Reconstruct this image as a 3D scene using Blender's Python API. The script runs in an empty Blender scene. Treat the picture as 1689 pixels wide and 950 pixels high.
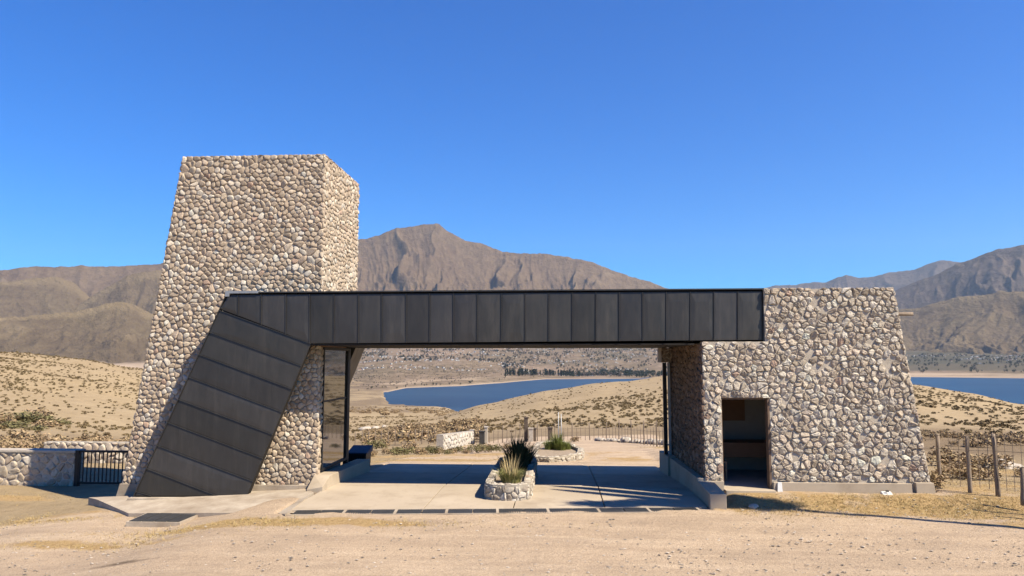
import bpy, bmesh, math, random
import numpy as np
from mathutils import Vector, Matrix

# ---------------------------------------------------------------- camera, sky, sun, exposure
S = bpy.context.scene
COL = S.collection
H = 3.05
YAW, PITCH, F = math.radians(3.52), math.radians(5.48), 1220.0
cam_d = bpy.data.cameras.new('camera'); cam = bpy.data.objects.new('camera', cam_d); COL.objects.link(cam)
cam.location = (0, 0, H); cam.rotation_euler = (math.pi/2 + PITCH, 0, YAW)
cam_d.sensor_width = 36; cam_d.lens = 36*F/1689; cam_d.clip_end = 60000; cam_d.clip_start = 0.1
S.camera = cam

SUN = Vector((-.78, .42, -1)).normalized()          # direction the light travels
elev = math.asin(-SUN.z); azim = math.atan2(-SUN.x, -SUN.y)   # compass style, from +Y towards +X
w = bpy.data.worlds.new('World'); S.world = w; w.use_nodes = True
nt = w.node_tree; nt.nodes.clear()
sky = nt.nodes.new('ShaderNodeTexSky'); sky.sky_type = 'NISHITA'; sky.sun_disc = False
sky.sun_elevation = elev; sky.sun_rotation = azim; sky.altitude = 2000
sky.air_density = 1.25; sky.dust_density = 0.0; sky.ozone_density = 4.5
bg = nt.nodes.new('ShaderNodeBackground'); bg.inputs[1].default_value = 0.058
hs = nt.nodes.new('ShaderNodeHueSaturation'); hs.inputs['Saturation'].default_value = 1.36
out = nt.nodes.new('ShaderNodeOutputWorld')
nt.links.new(sky.outputs[0], hs.inputs['Color']); tn = nt.nodes.new('ShaderNodeMix'); tn.data_type = 'RGBA'; tn.blend_type = 'MULTIPLY'; tn.inputs[0].default_value = 1; tn.inputs[7].default_value = (.35, 1.03, 1.50, 1)
nt.links.new(hs.outputs[0], tn.inputs[6]); nt.links.new(tn.outputs[2], bg.inputs[0]); nt.links.new(bg.outputs[0], out.inputs[0])
sd = bpy.data.lights.new('sun', 'SUN'); sd.energy = 5.0; sd.angle = math.radians(0.5); sd.color = (1.0, .895, .71)
so = bpy.data.objects.new('sun', sd); COL.objects.link(so); so.rotation_euler = SUN.to_track_quat('-Z', 'Y').to_euler()
S.view_settings.view_transform = 'Standard'; S.view_settings.look = 'None'
S.view_settings.gamma = 1; S.view_settings.exposure = 1.09; S.view_settings.use_curve_mapping = False

# ---------------------------------------------------------------- helpers
Fw = np.array([-math.sin(YAW)*math.cos(PITCH), math.cos(YAW)*math.cos(PITCH), math.sin(PITCH)])
Rt = np.array([math.cos(YAW), math.sin(YAW), 0.0]); Up = np.cross(Rt, Fw)
def ray(px, py): return Fw + (px-844.5)/F*Rt - (py-475)/F*Up
def aty(px, py, Y):
    d = ray(px, py); t = Y/d[1]; return (d[0]*t, Y, H+d[2]*t)
def atx(px, py, X):
    d = ray(px, py); t = X/d[0]; return (X, d[1]*t, H+d[2]*t)
def atz(px, py, z=0.0):
    d = ray(px, py); t = (z-H)/d[2]; return (d[0]*t, d[1]*t, z)
def atr(px, py, r):
    d = ray(px, py); t = r/math.hypot(d[0], d[1]); return (d[0]*t, d[1]*t, H+d[2]*t)
def zpx(px, py, r):
    px = np.asarray(px, float); a = (px-844.5)/F; b = (py-475)/F
    hf = math.cos(PITCH)+b*math.sin(PITCH); zc = math.sin(PITCH)-b*math.cos(PITCH)
    return H + r*zc/np.sqrt(hf*hf+a*a)
def az_of(px): return math.atan2((px-844.5)/F, 1.011)          # right of the view direction
def px_of(az): return 844.5 + F*1.011*np.tan(np.clip(az, -1.05, 1.05))
def world_to_polar(x, y):
    x = np.asarray(x, float); y = np.asarray(y, float)
    r = np.hypot(x, y); a = np.arctan2(x, y) + YAW
    a = (a+np.pi) % (2*np.pi) - np.pi
    return r, a

def hash2(ix, iy, seed):
    n = (ix.astype(np.int64)*374761393 + iy.astype(np.int64)*668265263 + seed*1442695041) & 0x7fffffff
    n = ((n ^ (n >> 13))*1274126177) & 0x7fffffff
    return ((n ^ (n >> 16)) & 0xffff)/65535.0
def vnoise(x, y, seed=0):
    x = np.asarray(x, float); y = np.asarray(y, float)
    ix = np.floor(x); iy = np.floor(y); fx = x-ix; fy = y-iy
    u = fx*fx*fx*(fx*(fx*6-15)+10); v = fy*fy*fy*(fy*(fy*6-15)+10)
    a = hash2(ix, iy, seed); b = hash2(ix+1, iy, seed); c = hash2(ix, iy+1, seed); d = hash2(ix+1, iy+1, seed)
    return (a*(1-u)+b*u)*(1-v)+(c*(1-u)+d*u)*v
def fbm(x, y, octv=5, seed=0, gain=.5):
    s = 0; a = 1; t = 0
    for k in range(octv):
        s = s+a*(vnoise(x, y, seed+k)*2-1); t += a; a *= gain; x = x*2.03+17.1; y = y*2.03+9.7
    return s/t
def ridged(x, y, octv=6, seed=0, gain=.5):
    s = 0; a = 1; t = 0; wgt = 1
    for k in range(octv):
        n = 1-np.abs(vnoise(x, y, seed+k)*2-1); n = n*n
        s = s+a*n*wgt; t += a; wgt = np.clip(n*1.6, 0, 1); a *= gain; x = x*2.07+11.3; y = y*2.07+5.1
    return s/t
def smooth(t): t = np.clip(t, 0, 1); return t*t*(3-2*t)

def mesh_np(name, verts, faces):
    me = bpy.data.meshes.new(name); me.from_pydata([tuple(v) for v in verts], [], faces); me.update(); return me
def link(name, me, mats=None, parent=None, smooth_=False):
    o = bpy.data.objects.new(name, me); COL.objects.link(o)
    if mats is not None:
        for m in (mats if isinstance(mats, (list, tuple)) else [mats]): me.materials.append(m)
    if smooth_: me.polygons.foreach_set('use_smooth', [True]*len(me.polygons))
    if parent: o.parent = parent; o.matrix_parent_inverse = parent.matrix_world.inverted() if False else Matrix.Translation(-parent.location)
    return o
def tag(o, label=None, cat=None, group=None, kind=None):
    if label: o['label'] = label
    if cat: o['category'] = cat
    if group: o['group'] = group
    if kind: o['kind'] = kind
    return o
def empty(name, loc, label, cat, group=None):
    o = bpy.data.objects.new(name, None); COL.objects.link(o); o.location = loc; o.empty_display_size = .3
    return tag(o, label, cat, group)

class MB:
    def __init__(s): s.v = []; s.f = []; s.m = []; s.c = []
    def add(s, vs, fs, mi=0, col=None):
        n = len(s.v); s.v += [tuple(q) for q in vs]
        for f in fs: s.f.append(tuple(i+n for i in f)); s.m.append(mi)
        s.c += [col or (1, 1, 1)]*len(vs)
    def box(s, x0, x1, y0, y1, z0, z1, mi=0, col=None):
        v = [(x0,y0,z0),(x1,y0,z0),(x1,y1,z0),(x0,y1,z0),(x0,y0,z1),(x1,y0,z1),(x1,y1,z1),(x0,y1,z1)]
        s.add(v, [(0,3,2,1),(4,5,6,7),(0,1,5,4),(1,2,6,5),(2,3,7,6),(3,0,4,7)], mi, col)
    def prism(s, front, back, mi=0, col=None):      # two loops of the same count
        n = len(front); s.add(list(front)+list(back), [tuple(range(n)), tuple(range(2*n-1, n-1, -1))] +
              [(i, i+n, (i+1) % n+n, (i+1) % n) for i in range(n)], mi, col)
    def tube(s, pts, radii, seg=7, mi=0, col=None, cap=True):
        pts = [Vector(p) for p in pts]; vs = []; fs = []
        for i, p in enumerate(pts):
            d = (pts[min(i+1, len(pts)-1)]-pts[max(i-1, 0)]).normalized()
            a = d.cross(Vector((0, 0, 1)) if abs(d.z) < .9 else Vector((1, 0, 0))).normalized(); b = d.cross(a)
            r = radii[i] if isinstance(radii, (list, tuple)) else radii
            for k in range(seg):
                t = 2*math.pi*k/seg; vs.append(p+a*(r*math.cos(t))+b*(r*math.sin(t)))
        for i in range(len(pts)-1):
            for k in range(seg): fs.append((i*seg+k, i*seg+(k+1) % seg, (i+1)*seg+(k+1) % seg, (i+1)*seg+k))
        if cap: fs.append(tuple(range(seg-1, -1, -1))); fs.append(tuple((len(pts)-1)*seg+k for k in range(seg)))
        s.add(vs, fs, mi, col)
    def build(s, name, mats, parent=None, sm=False, bevel=0, recalc=True):
        me = bpy.data.meshes.new(name); me.from_pydata(s.v, [], s.f)
        me.polygons.foreach_set('material_index', s.m)
        if any(c != (1, 1, 1) for c in s.c):
            ca = me.color_attributes.new('tint', 'FLOAT_COLOR', 'POINT')
            ca.data.foreach_set('color', np.array([(c[0], c[1], c[2], 1) for c in s.c], dtype=np.float32).ravel())
        me.update()
        if recalc or bevel:
            bm = bmesh.new(); bm.from_mesh(me)
            if bevel: bmesh.ops.bevel(bm, geom=[e for e in bm.edges if e.calc_length() > bevel*3], offset=bevel, segments=2, affect='EDGES', profile=.6)
            if recalc: bmesh.ops.recalc_face_normals(bm, faces=bm.faces)
            bm.to_mesh(me); bm.free()
        return link(name, me, mats, parent, sm)

# ---------------------------------------------------------------- materials
def newmat(name):
    m = bpy.data.materials.new(name); m.use_nodes = True; n = m.node_tree; b = n.nodes['Principled BSDF']; return m, n, b
def N(n, t, **kw):
    x = n.nodes.new(t)
    for k, v in kw.items():
        if isinstance(k, str) and hasattr(x, k): setattr(x, k, v)
    return x
def noise_node(n, scale, detail=6, rough=.6, coord='Object', sx=None):
    tc = n.nodes.new('ShaderNodeTexCoord'); t = n.nodes.new('ShaderNodeTexNoise')
    t.inputs['Scale'].default_value = scale; t.inputs['Detail'].default_value = detail; t.inputs['Roughness'].default_value = rough
    src = tc.outputs[coord]
    if sx:
        mp = n.nodes.new('ShaderNodeMapping'); mp.inputs['Scale'].default_value = sx; n.links.new(src, mp.inputs[0]); src = mp.outputs[0]
    n.links.new(src, t.inputs['Vector']); return t
KA = .66      # keeps the base colours at measured outdoor values
def ramp(n, src, stops, raw=False):
    r = n.nodes.new('ShaderNodeValToRGB'); cr = r.color_ramp
    while len(cr.elements) < len(stops): cr.elements.new(.5)
    for e, (p, c) in zip(cr.elements, stops): e.position = p; e.color = (*c, 1) if raw else (c[0]*KA, c[1]*KA, c[2]*KA, 1)
    n.links.new(src, r.inputs[0]); return r
def mix(n, fac, a, b, mode='MIX'):
    m = n.nodes.new('ShaderNodeMix'); m.data_type = 'RGBA'; m.blend_type = mode
    for s_, v in ((0, fac), (6, a), (7, b)):
        if isinstance(v, (int, float)): m.inputs[s_].default_value = v
        elif isinstance(v, tuple): m.inputs[s_].default_value = (v[0]*KA, v[1]*KA, v[2]*KA, 1)
        else: n.links.new(v, m.inputs[s_])
    return m.outputs[2]
def bump(n, b, src, strength=.4, dist=.02, prev=None):
    k = n.nodes.new('ShaderNodeBump'); k.inputs['Strength'].default_value = strength; k.inputs['Distance'].default_value = dist
    n.links.new(src, k.inputs['Height'])
    if prev is not None: n.links.new(prev, k.inputs['Normal'])
    n.links.new(k.outputs[0], b.inputs['Normal']); return k.outputs[0]
def simple(name, c1, c2, scale=3, rough=.8, bs=.3, bd=.01, detail=8, metallic=0, bscale=None, tint=False, spec=.3, sx=None):
    m, n, b = newmat(name)
    t = noise_node(n, scale, detail, .65, sx=sx)
    c = ramp(n, t.outputs[0], [(.3, c1), (.7, c2)]).outputs[0]
    if tint:
        a = n.nodes.new('ShaderNodeVertexColor'); a.layer_name = 'tint'; c = mix(n, 1.0, c, a.outputs[0], 'MULTIPLY')
    n.links.new(c, b.inputs['Base Color'])
    b.inputs['Roughness'].default_value = rough; b.inputs['Metallic'].default_value = metallic
    b.inputs['Specular IOR Level'].default_value = spec
    if bs:
        t2 = noise_node(n, bscale or scale*6, 6, .7); bump(n, b, t2.outputs[0], bs, bd)
    return m
M = {}
M['stone'] = simple('river_stone', (.60, .58, .55), (1.0, .985, .96), 20, .92, .9, .016, tint=True, bscale=40)
M['mortar'] = simple('mortar', (.42, .34, .255), (.62, .51, .395), 5, .95, .8, .02, bscale=45)
M['mortar_mid'] = simple('brown_mortar', (.48, .41, .325), (.70, .61, .495), 5, .95, .8, .02, bscale=45)
M['mortar_pale'] = simple('pale_mortar', (.36, .31, .24), (.52, .46, .38), 6, .95, .7, .015, bscale=40)
M['concrete'] = simple('concrete', (.42, .335, .24), (.66, .55, .42), 1.1, .9, .35, .006, bscale=50)
M['concrete2'] = simple('weathered_concrete', (.34, .265, .19), (.64, .545, .43), 1.6, .92, .6, .014, bscale=35)
def stained(m):
    n = m.node_tree; b = n.nodes['Principled BSDF']; src = b.inputs['Base Color'].links[0].from_socket
    t = noise_node(n, .55, 8, .75); t2 = noise_node(n, 7, 8, .75, sx=(1, .25, 1))
    c = mix(n, ramp(n, t.outputs[0], [(.5, (0, 0, 0)), (.72, (.75, .75, .75))], True).outputs[0], src, (.36, .28, .2))
    c = mix(n, ramp(n, t2.outputs[0], [(.55, (0, 0, 0)), (.7, (.35, .35, .35))], True).outputs[0], c, (.3, .24, .18)); n.links.new(c, b.inputs['Base Color'])
stained(M['concrete']); stained(M['concrete2'])
M['metal'] = None
M['dark'] = simple('black_steel', (.012, .012, .013), (.02, .02, .022), 6, .5, .1, .002)
M['soffit'] = simple('dark_soffit', (.015, .012, .010), (.028, .022, .017), 3, .8, .1, .004)
M['zinc'] = simple('zinc_flashing', (.36, .37, .38), (.5, .51, .52), 8, .5, .15, .003, metallic=.5)
M['wood'] = simple('grey_wood', (.20, .15, .11), (.36, .28, .21), 8, .9, .5, .01, sx=(1, 1, .12))
M['brownwood'] = simple('brown_board', (.26, .14, .08), (.36, .20, .115), 6, .7, .2, .004, sx=(1, 1, 6))
M['plaster'] = simple('room_plaster', (.45, .42, .39), (.55, .52, .48), 2, .9, .2, .005)
M['white'] = simple('white_plastic', (.75, .74, .71), (.82, .81, .78), 5, .5, 0)
M['bluegrey'] = simple('blue_plastic', (.035, .05, .09), (.05, .07, .12), 4, .6, .1, .004)
M['rust'] = simple('rusty_pipe', (.16, .10, .065), (.24, .16, .11), 12, .8, .3, .004)
M['bark'] = simple('bark', (.10, .075, .055), (.17, .13, .10), 10, .9, .6, .02)
M['slate'] = simple('dark_grate', (.035, .035, .037), (.07, .068, .065), 8, .6, .3, .006)
M['boulder'] = simple('pale_boulder', (.44, .38, .31), (.62, .55, .46), 4, .9, .6, .03, bscale=14)

def metal_mat(tint=False):
    m, n, b = newmat('anthracite_panel')
    t = noise_node(n, .9, 5, .6); c = ramp(n, t.outputs[0], [(.3, (.040, .037, .034)), (.7, (.058, .054, .050))]).outputs[0]
    t3 = noise_node(n, 5, 8, .8, sx=(1, 1, .25)); c = mix(n, .35, c, ramp(n, t3.outputs[0], [(.35, (.03, .028, .026)), (.72, (.085, .078, .07))]).outputs[0])
    t5 = noise_node(n, 2.2, 7, .8, sx=(2.2, 1, .22)); c = mix(n, ramp(n, t5.outputs[0], [(.52, (0, 0, 0)), (.78, (.3, .3, .3))], True).outputs[0], c, (.16, .14, .115))
    if tint:
        a = n.nodes.new('ShaderNodeVertexColor'); a.layer_name = 'tint'; mm = n.nodes.new('ShaderNodeMix'); mm.data_type = 'RGBA'; mm.blend_type = 'MULTIPLY'; mm.inputs[0].default_value = 1
        n.links.new(c, mm.inputs[6]); n.links.new(a.outputs[0], mm.inputs[7]); c = mm.outputs[2]
    n.links.new(c, b.inputs['Base Color']); b.inputs['Metallic'].default_value = .25
    r = ramp(n, t3.outputs[0], [(.3, (.34,)*3), (.7, (.58,)*3)], True); n.links.new(r.outputs[0], b.inputs['Roughness'])
    t2 = noise_node(n, 1.6, 2, .4); bump(n, b, t2.outputs[0], .25, .02); return m
M['metal'] = metal_mat()

def ground_mat():
    m, n, b = newmat('dry_ground')
    a = n.nodes.new('ShaderNodeVertexColor'); a.layer_name = 'mask'
    sep = n.nodes.new('ShaderNodeSeparateColor'); n.links.new(a.outputs[0], sep.inputs[0])
    big = noise_node(n, .35, 8, .6); mid = noise_node(n, 2.2, 8, .7); fine = noise_node(n, 14, 8, .75); vf = noise_node(n, 70, 4, .7)
    far = noise_node(n, .03, 8, .65)
    gravel = ramp(n, fine.outputs[0], [(.28, (.34, .26, .185)), (.5, (.50, .39, .285)), (.72, (.64, .51, .385))]).outputs[0]
    gravel = mix(n, .55, gravel, ramp(n, mid.outputs[0], [(.3, (.38, .28, .19)), (.7, (.64, .50, .37))]).outputs[0])
    vor = n.nodes.new('ShaderNodeTexVoronoi'); vor.inputs['Scale'].default_value = 32
    tc = n.nodes.new('ShaderNodeTexCoord'); n.links.new(tc.outputs['Object'], vor.inputs['Vector'])
    peb = ramp(n, vor.outputs['Distance'], [(.12, (1, 1, 1)), (.3, (0, 0, 0))], True).outputs[0]
    vc = n.nodes.new('ShaderNodeSeparateColor'); n.links.new(vor.outputs['Color'], vc.inputs[0])
    pm = n.nodes.new('ShaderNodeMath'); pm.operation = 'GREATER_THAN'; pm.inputs[1].default_value = .82; n.links.new(vc.outputs[0], pm.inputs[0])
    pk = mix(n, 1.0, peb, pm.outputs[0], 'MULTIPLY')
    pcol = ramp(n, vc.outputs[1], [(0, (.20, .16, .13)), (.6, (.42, .36, .30)), (1, (.68, .62, .54))]).outputs[0]
    gravel = mix(n, pk, gravel, pcol)
    stk = noise_node(n, 1.0, 7, .7, sx=(.22, 1.9, 1)); gravel = mix(n, .5, gravel, ramp(n, stk.outputs[0], [(.32, (.34, .255, .175)), (.5, (.53, .41, .285)), (.68, (.76, .62, .455))]).outputs[0])
    gr2 = noise_node(n, 40, 5, .8); gravel = mix(n, .4, gravel, ramp(n, gr2.outputs[0], [(.36, (.22, .165, .115)), (.5, (.53, .41, .29)), (.64, (.86, .71, .54))]).outputs[0])
    soil = ramp(n, far.outputs[0], [(.3, (.34, .245, .145)), (.55, (.43, .325, .205)), (.75, (.51, .40, .265))]).outputs[0]
    soil = mix(n, .45, soil, ramp(n, mid.outputs[0], [(.32, (.24, .165, .085)), (.5, (.45, .34, .19)), (.68, (.60, .47, .28))]).outputs[0])
    soil = mix(n, .3, soil, ramp(n, big.outputs[0], [(.3, (.27, .195, .105)), (.7, (.54, .41, .245))]).outputs[0])
    grass = ramp(n, fine.outputs[0], [(.3, (.34, .22, .10)), (.55, (.54, .37, .18)), (.75, (.66, .48, .27))]).outputs[0]
    brush = ramp(n, big.outputs[0], [(.3, (.20, .14, .085)), (.7, (.33, .24, .145))]).outputs[0]
    brush = mix(n, .5, brush, ramp(n, fine.outputs[0], [(.3, (.14, .10, .06)), (.7, (.38, .28, .17))]).outputs[0])
    def fac(ch, nz, lo, hi):
        ad = n.nodes.new('ShaderNodeMath'); ad.operation = 'MULTIPLY_ADD'; ad.inputs[1].default_value = .9; 
        n.links.new(nz, ad.inputs[0]); n.links.new(ch, ad.inputs[2])
        r_ = n.nodes.new('ShaderNodeMapRange'); r_.inputs[1].default_value = lo; r_.inputs[2].default_value = hi; n.links.new(ad.outputs[0], r_.inputs[0]); return r_.outputs[0]
    gravel = mix(n, 1.0, gravel, (1.80, 1.74, 1.68), 'MULTIPLY')
    wn = noise_node(n, .8, 9, .8, sx=(.35, 1.2, 1)); gravel = mix(n, ramp(n, wn.outputs[0], [(.47, (0, 0, 0)), (.66, (.7, .7, .7))], True).outputs[0], gravel, (.42, .315, .225))
    sp = noise_node(n, 22, 3, .9); gravel = mix(n, ramp(n, sp.outputs[0], [(.60, (0, 0, 0)), (.66, (.75, .75, .75))], True).outputs[0], gravel, (.30, .235, .18))
    c = mix(n, fac(sep.outputs[2], mid.outputs[0], .75, 1.1), soil, brush)
    c = mix(n, fac(sep.outputs[1], mid.outputs[0], .75, 1.05), c, gravel)
    c = mix(n, fac(sep.outputs[0], mid.outputs[0], .78, 1.0), c, grass)
    # damp stain
    al = n.nodes.new('ShaderNodeMath'); al.operation = 'SUBTRACT'; al.inputs[0].default_value = 1; n.links.new(a.outputs[1], al.inputs[1])
    c = mix(n, fac(al.outputs[0], mid.outputs[0], .8, 1.2), c, (.20, .145, .10))
    n.links.new(c, b.inputs['Base Color']); b.inputs['Roughness'].default_value = .97; b.inputs['Specular IOR Level'].default_value = .15
    p = bump(n, b, mid.outputs[0], .6, .10); p = bump(n, b, fine.outputs[0], .9, .04, p); bump(n, b, vf.outputs[0], .8, .012, p)
    return m
M['ground'] = ground_mat()

def mountain_mat(name, c1, c2, c3, crest, scale):
    m, n, b = newmat(name)
    a = n.nodes.new('ShaderNodeVertexColor'); a.layer_name = 'mask'
    sep = n.nodes.new('ShaderNodeSeparateColor'); n.links.new(a.outputs[0], sep.inputs[0])
    t = noise_node(n, scale, 10, .62); t2 = noise_node(n, scale*9, 8, .7)
    c = ramp(n, t.outputs[0], [(.32, c1), (.5, c2), (.68, c3)]).outputs[0]
    t4 = noise_node(n, scale*60, 4, .7); c = mix(n, .35, c, ramp(n, t4.outputs[0], [(.38, tuple(q*.45 for q in c1)), (.6, tuple(q*1.3 for q in c3))]).outputs[0])
    c = mix(n, .45, c, ramp(n, t2.outputs[0], [(.3, tuple(q*.6 for q in c1)), (.7, tuple(q*1.25 for q in c3))]).outputs[0])
    f = n.nodes.new('ShaderNodeMath'); f.operation = 'MULTIPLY'; n.links.new(sep.outputs[0], f.inputs[0]); n.links.new(t.outputs[0], f.inputs[1])
    c = mix(n, f.outputs[0], c, crest)
    n.links.new(c, b.inputs['Base Color']); b.inputs['Roughness'].default_value = 1; b.inputs['Specular IOR Level'].default_value = .05
    bump(n, b, t2.outputs[0], 1.0, 34); return m
MB_ = mountain_mat('brown_mountain', (.13, .083, .055), (.185, .125, .08), (.245, .178, .112), (.42, .33, .21), .0015)
ML_ = mountain_mat('grassy_mountain', (.128, .088, .058), (.182, .13, .085), (.225, .172, .102), (.50, .38, .22), .002)
MD_ = mountain_mat('rocky_mountain', (.085, .068, .065), (.13, .10, .09), (.18, .14, .11), (.3, .22, .15), .0018)

# ---------------------------------------------------------------- terrain heights
RL = np.array([30, 45, 60, 100, 150, 250, 400, 700, 960, 1300, 1800, 2500.])
after_l = [('z', -6), ('z', -35), ('z', -55), ('z', -58), ('z', -57), ('z', -56)]
after_r = [('z', -34), ('z', -54), ('z', -66), ('z', -72), ('z', -80), ('z', -90)]
TB = {
 -900: [768, 752, 738, 692, 640, 578]+after_l,
 0:    [768, 752, 738, 692, 640, 581]+after_l,
 120:  [768, 752, 738, 697, 652, 592]+after_l,
 240:  [768, 752, 738, 705, 668, 611]+after_l,
 400:  [765, 750, 735, 710, 685, 640]+after_l,
 580:  [758, 742, 730, 714, 702, 689, 680, ('z', -45), ('z', -56), ('z', -57.5), ('z', -57), ('z', -56)],
 628:  [756, 740, 729, 713, 700, 688, 679, ('z', -45), ('z', -56), ('z', -58), ('z', -60), ('z', -70)],
 645:  [755, 739, 729, 712, 699, 688, 679, ('z', -45), ('z', -57), ('z', -66), ('z', -70), ('z', -80)],
 720:  [752, 734, 727, 706, 693, 686, 679, ('z', -46), ('z', -58), ('z', -70), ('z', -80), ('z', -90)],
 800:  [750, 731, 722, 699, 682, 667]+after_r,
 900:  [747, 727, 717, 690, 666, 646]+after_r,
 1000: [743, 726, 715, 686, 656, 631]+after_r,
 1105: [742, 725, 714, 683, 647, 620]+after_r,
 1250: [746, 726, 713, 684, 648, 619]+after_r,
 1400: [755, 730, 714, 688, 655, 626]+after_r,
 1510: [768, 737, 716, 694, 663, 637]+after_r,
 1600: [772, 742, 720, 699, 674, 653]+after_r,
 1689: [774, 745, 724, 704, 684, 671]+after_r,
 1900: [776, 750, 730, 715, 700, 692]+after_r,
 2600: [776, 750, 735, 720, 710, 705]+after_r}
PXK = np.array(sorted(TB)); ZT = np.array([[q[1] if isinstance(q, tuple) else float(zpx(p, q, r)) for q, r in zip(TB[p], RL)] for p in PXK])
def near_z(x, y):
    z = -.30*smooth((-5.6-x)/2.6) - .26*smooth((-9.2-x)/4) + .15*smooth((x-3.35)/.5)*smooth((y-15.6)/1.0)
    z = z - .055*np.clip(y-18, 0, 30)*smooth((x+9)/3)
    return z
def table_z(r, px):
    lr = np.log(np.clip(r, 30, 2500)); ll = np.log(RL)
    i = np.clip(np.searchsorted(ll, lr, side='right')-1, 0, len(RL)-2); t = (lr-ll[i])/(ll[i+1]-ll[i])
    px = np.clip(px, PXK[0], PXK[-1]); j = np.clip(np.searchsorted(PXK, px, side='right')-1, 0, len(PXK)-2)
    u = (px-PXK[j])/(PXK[j+1]-PXK[j]); u = u*.5+smooth(u)*.5
    return (ZT[j, i]*(1-t)+ZT[j, i+1]*t)*(1-u)+(ZT[j+1, i]*(1-t)+ZT[j+1, i+1]*t)*u
def Gz(x, y):
    x = np.asarray(x, float); y = np.asarray(y, float)
    r, a = world_to_polar(x, y); px = px_of(a)
    px = np.where(np.abs(a) > 1.05, np.where(a > 0, 2600, -900), px)
    tz = table_z(r, px); t = smooth((r-24)/10)
    z = near_z(x, y)*(1-t)+tz*t
    bump_ = fbm(x/18, y/18, 4, 5)*np.clip((r-45)/120, 0, 1)*.7 + fbm(x/60, y/60, 4, 9)*np.clip((r-60)/300, 0, 1)*1.6
    # eroded dips and banks seen in the middle distance
    cut = np.exp(-((r-70)/9)**2)*smooth((px-1400)/80)*(-.5) + np.exp(-((r-42)/3)**2)*(np.exp(-((px-1130)/60)**2))*(-.25)
    small = fbm(x/1.3, y/1.3, 4, 22)*.03*smooth((r-6)/6) + fbm(x/5, y/5, 3, 23)*.05*smooth((r-26)/10)
    return z+bump_+cut+small

LAKE = -60.0
SHK = np.array([-900, 560, 640, 670, 760, 830, 900, 1030, 1200, 1400, 1500, 1689, 2600])
SHR = np.array([1900, 1400, 1450, 1640, 1750, 1970, 2330, 2400, 2700, 2900, 2960, 2960, 2960.])
FRT = np.array([0, .06, .3, 1.0, 2.0, 3.2])      # multiples of (5400 - shore)
FK = {  # px : y of the far land at those stations
 -900: [('z', -57), ('z', -54), 612, 588, 560, 500], 300: [('z', -57), ('z', -54), 612, 588, 560, 500],
 560: [('z', -60), ('z', -55), 622, 574, 548, 500], 640: [('z', -60), ('z', -52), 614, 572, 546, 500],
 760: [('z', -60), ('z', -48), 607, 571, 545, 500], 860: [('z', -60), ('z', -52), 612, 570, 545, 500],
 960: [('z', -60), ('z', -55), 610, 569, 545, 500], 1105: [('z', -60), ('z', -56), 610, 568, 545, 500],
 1400: [('z', -60), ('z', -57), 610, 582, 560, 520], 1510: [('z', -60), ('z', -57.5), 609, 584, 562, 520],
 1689: [('z', -60), ('z', -57.5), 609, 585, 564, 520], 2600: [('z', -60), ('z', -57.5), 609, 585, 564, 520]}
FPX = np.array(sorted(FK))
FZ = np.array([[q[1] if isinstance(q, tuple) else float(zpx(p, q, np.interp(p, SHK, SHR)+t*(5400-np.interp(p, SHK, SHR)))) for q, t in zip(FK[p], FRT)] for p in FPX])
def far_z(r, px):
    sh = np.interp(px, SHK, SHR); t = np.clip((r-sh)/(5400-sh), -0.05, 3.2)
    i = np.clip(np.searchsorted(FRT, t, side='right')-1, 0, len(FRT)-2); u = np.clip((t-FRT[i])/(FRT[i+1]-FRT[i]), 0, 1)
    px = np.clip(px, FPX[0], FPX[-1]); j = np.clip(np.searchsorted(FPX, px, side='right')-1, 0, len(FPX)-2); v = smooth((px-FPX[j])/(FPX[j+1]-FPX[j]))
    z = (FZ[j, i]*(1-u)+FZ[j, i+1]*u)*(1-v)+(FZ[j+1, i]*(1-u)+FZ[j+1, i+1]*u)*v
    z = z + np.where(t < 0, t*160, 0)
    a = np.arctan((px-844.5)/(F*1.011)); X = r*np.sin(a); Y = r*np.cos(a)
    z = z + (fbm(X/260, Y/260, 5, 31)*13+ridged(X/420, Y/420, 4, 37)*-12)*np.clip(t*6, 0, 1)*np.where(px > 1300, .35, 1)
    return z
def polar_xy(az, r): a = az-YAW; return r*np.sin(a), r*np.cos(a)

def grid_object(name, A, R, zfun, mat, maskfun=None, kind='structure', wrap=False):
    AA, RR = np.meshgrid(A, R, indexing='ij'); X, Y = polar_xy(AA, RR); Z = zfun(AA, RR, X, Y)
    V = np.stack([X, Y, Z], -1).reshape(-1, 3).astype(np.float32); na, nr = len(A), len(R)
    i = np.arange(na-1)[:, None]*nr+np.arange(nr-1)[None, :]
    Q = np.stack([i, i+nr, i+nr+1, i+1], -1).reshape(-1, 4)[:, ::-1]
    if wrap:
        k = np.arange(nr-1); Q2 = np.stack([k+(na-1)*nr, k, k+1, k+1+(na-1)*nr], -1)[:, ::-1]; Q = np.concatenate([Q, Q2])
    me = bpy.data.meshes.new(name); me.vertices.add(len(V)); me.vertices.foreach_set('co', V.ravel())
    me.loops.add(Q.size); me.loops.foreach_set('vertex_index', Q.ravel().astype(np.int32))
    me.polygons.add(len(Q)); me.polygons.foreach_set('loop_start', np.arange(0, Q.size, 4, dtype=np.int32))
    me.polygons.foreach_set('use_smooth', np.ones(len(Q), bool)); me.update(calc_edges=True)
    if maskfun is not None:
        mk = maskfun(AA, RR, X, Y, Z).reshape(-1, 4).astype(np.float32)
        ca = me.color_attributes.new('mask', 'FLOAT_COLOR', 'POINT'); ca.data.foreach_set('color', mk.ravel())
    o = link(name, me, mat); o['kind'] = kind; return o

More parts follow.
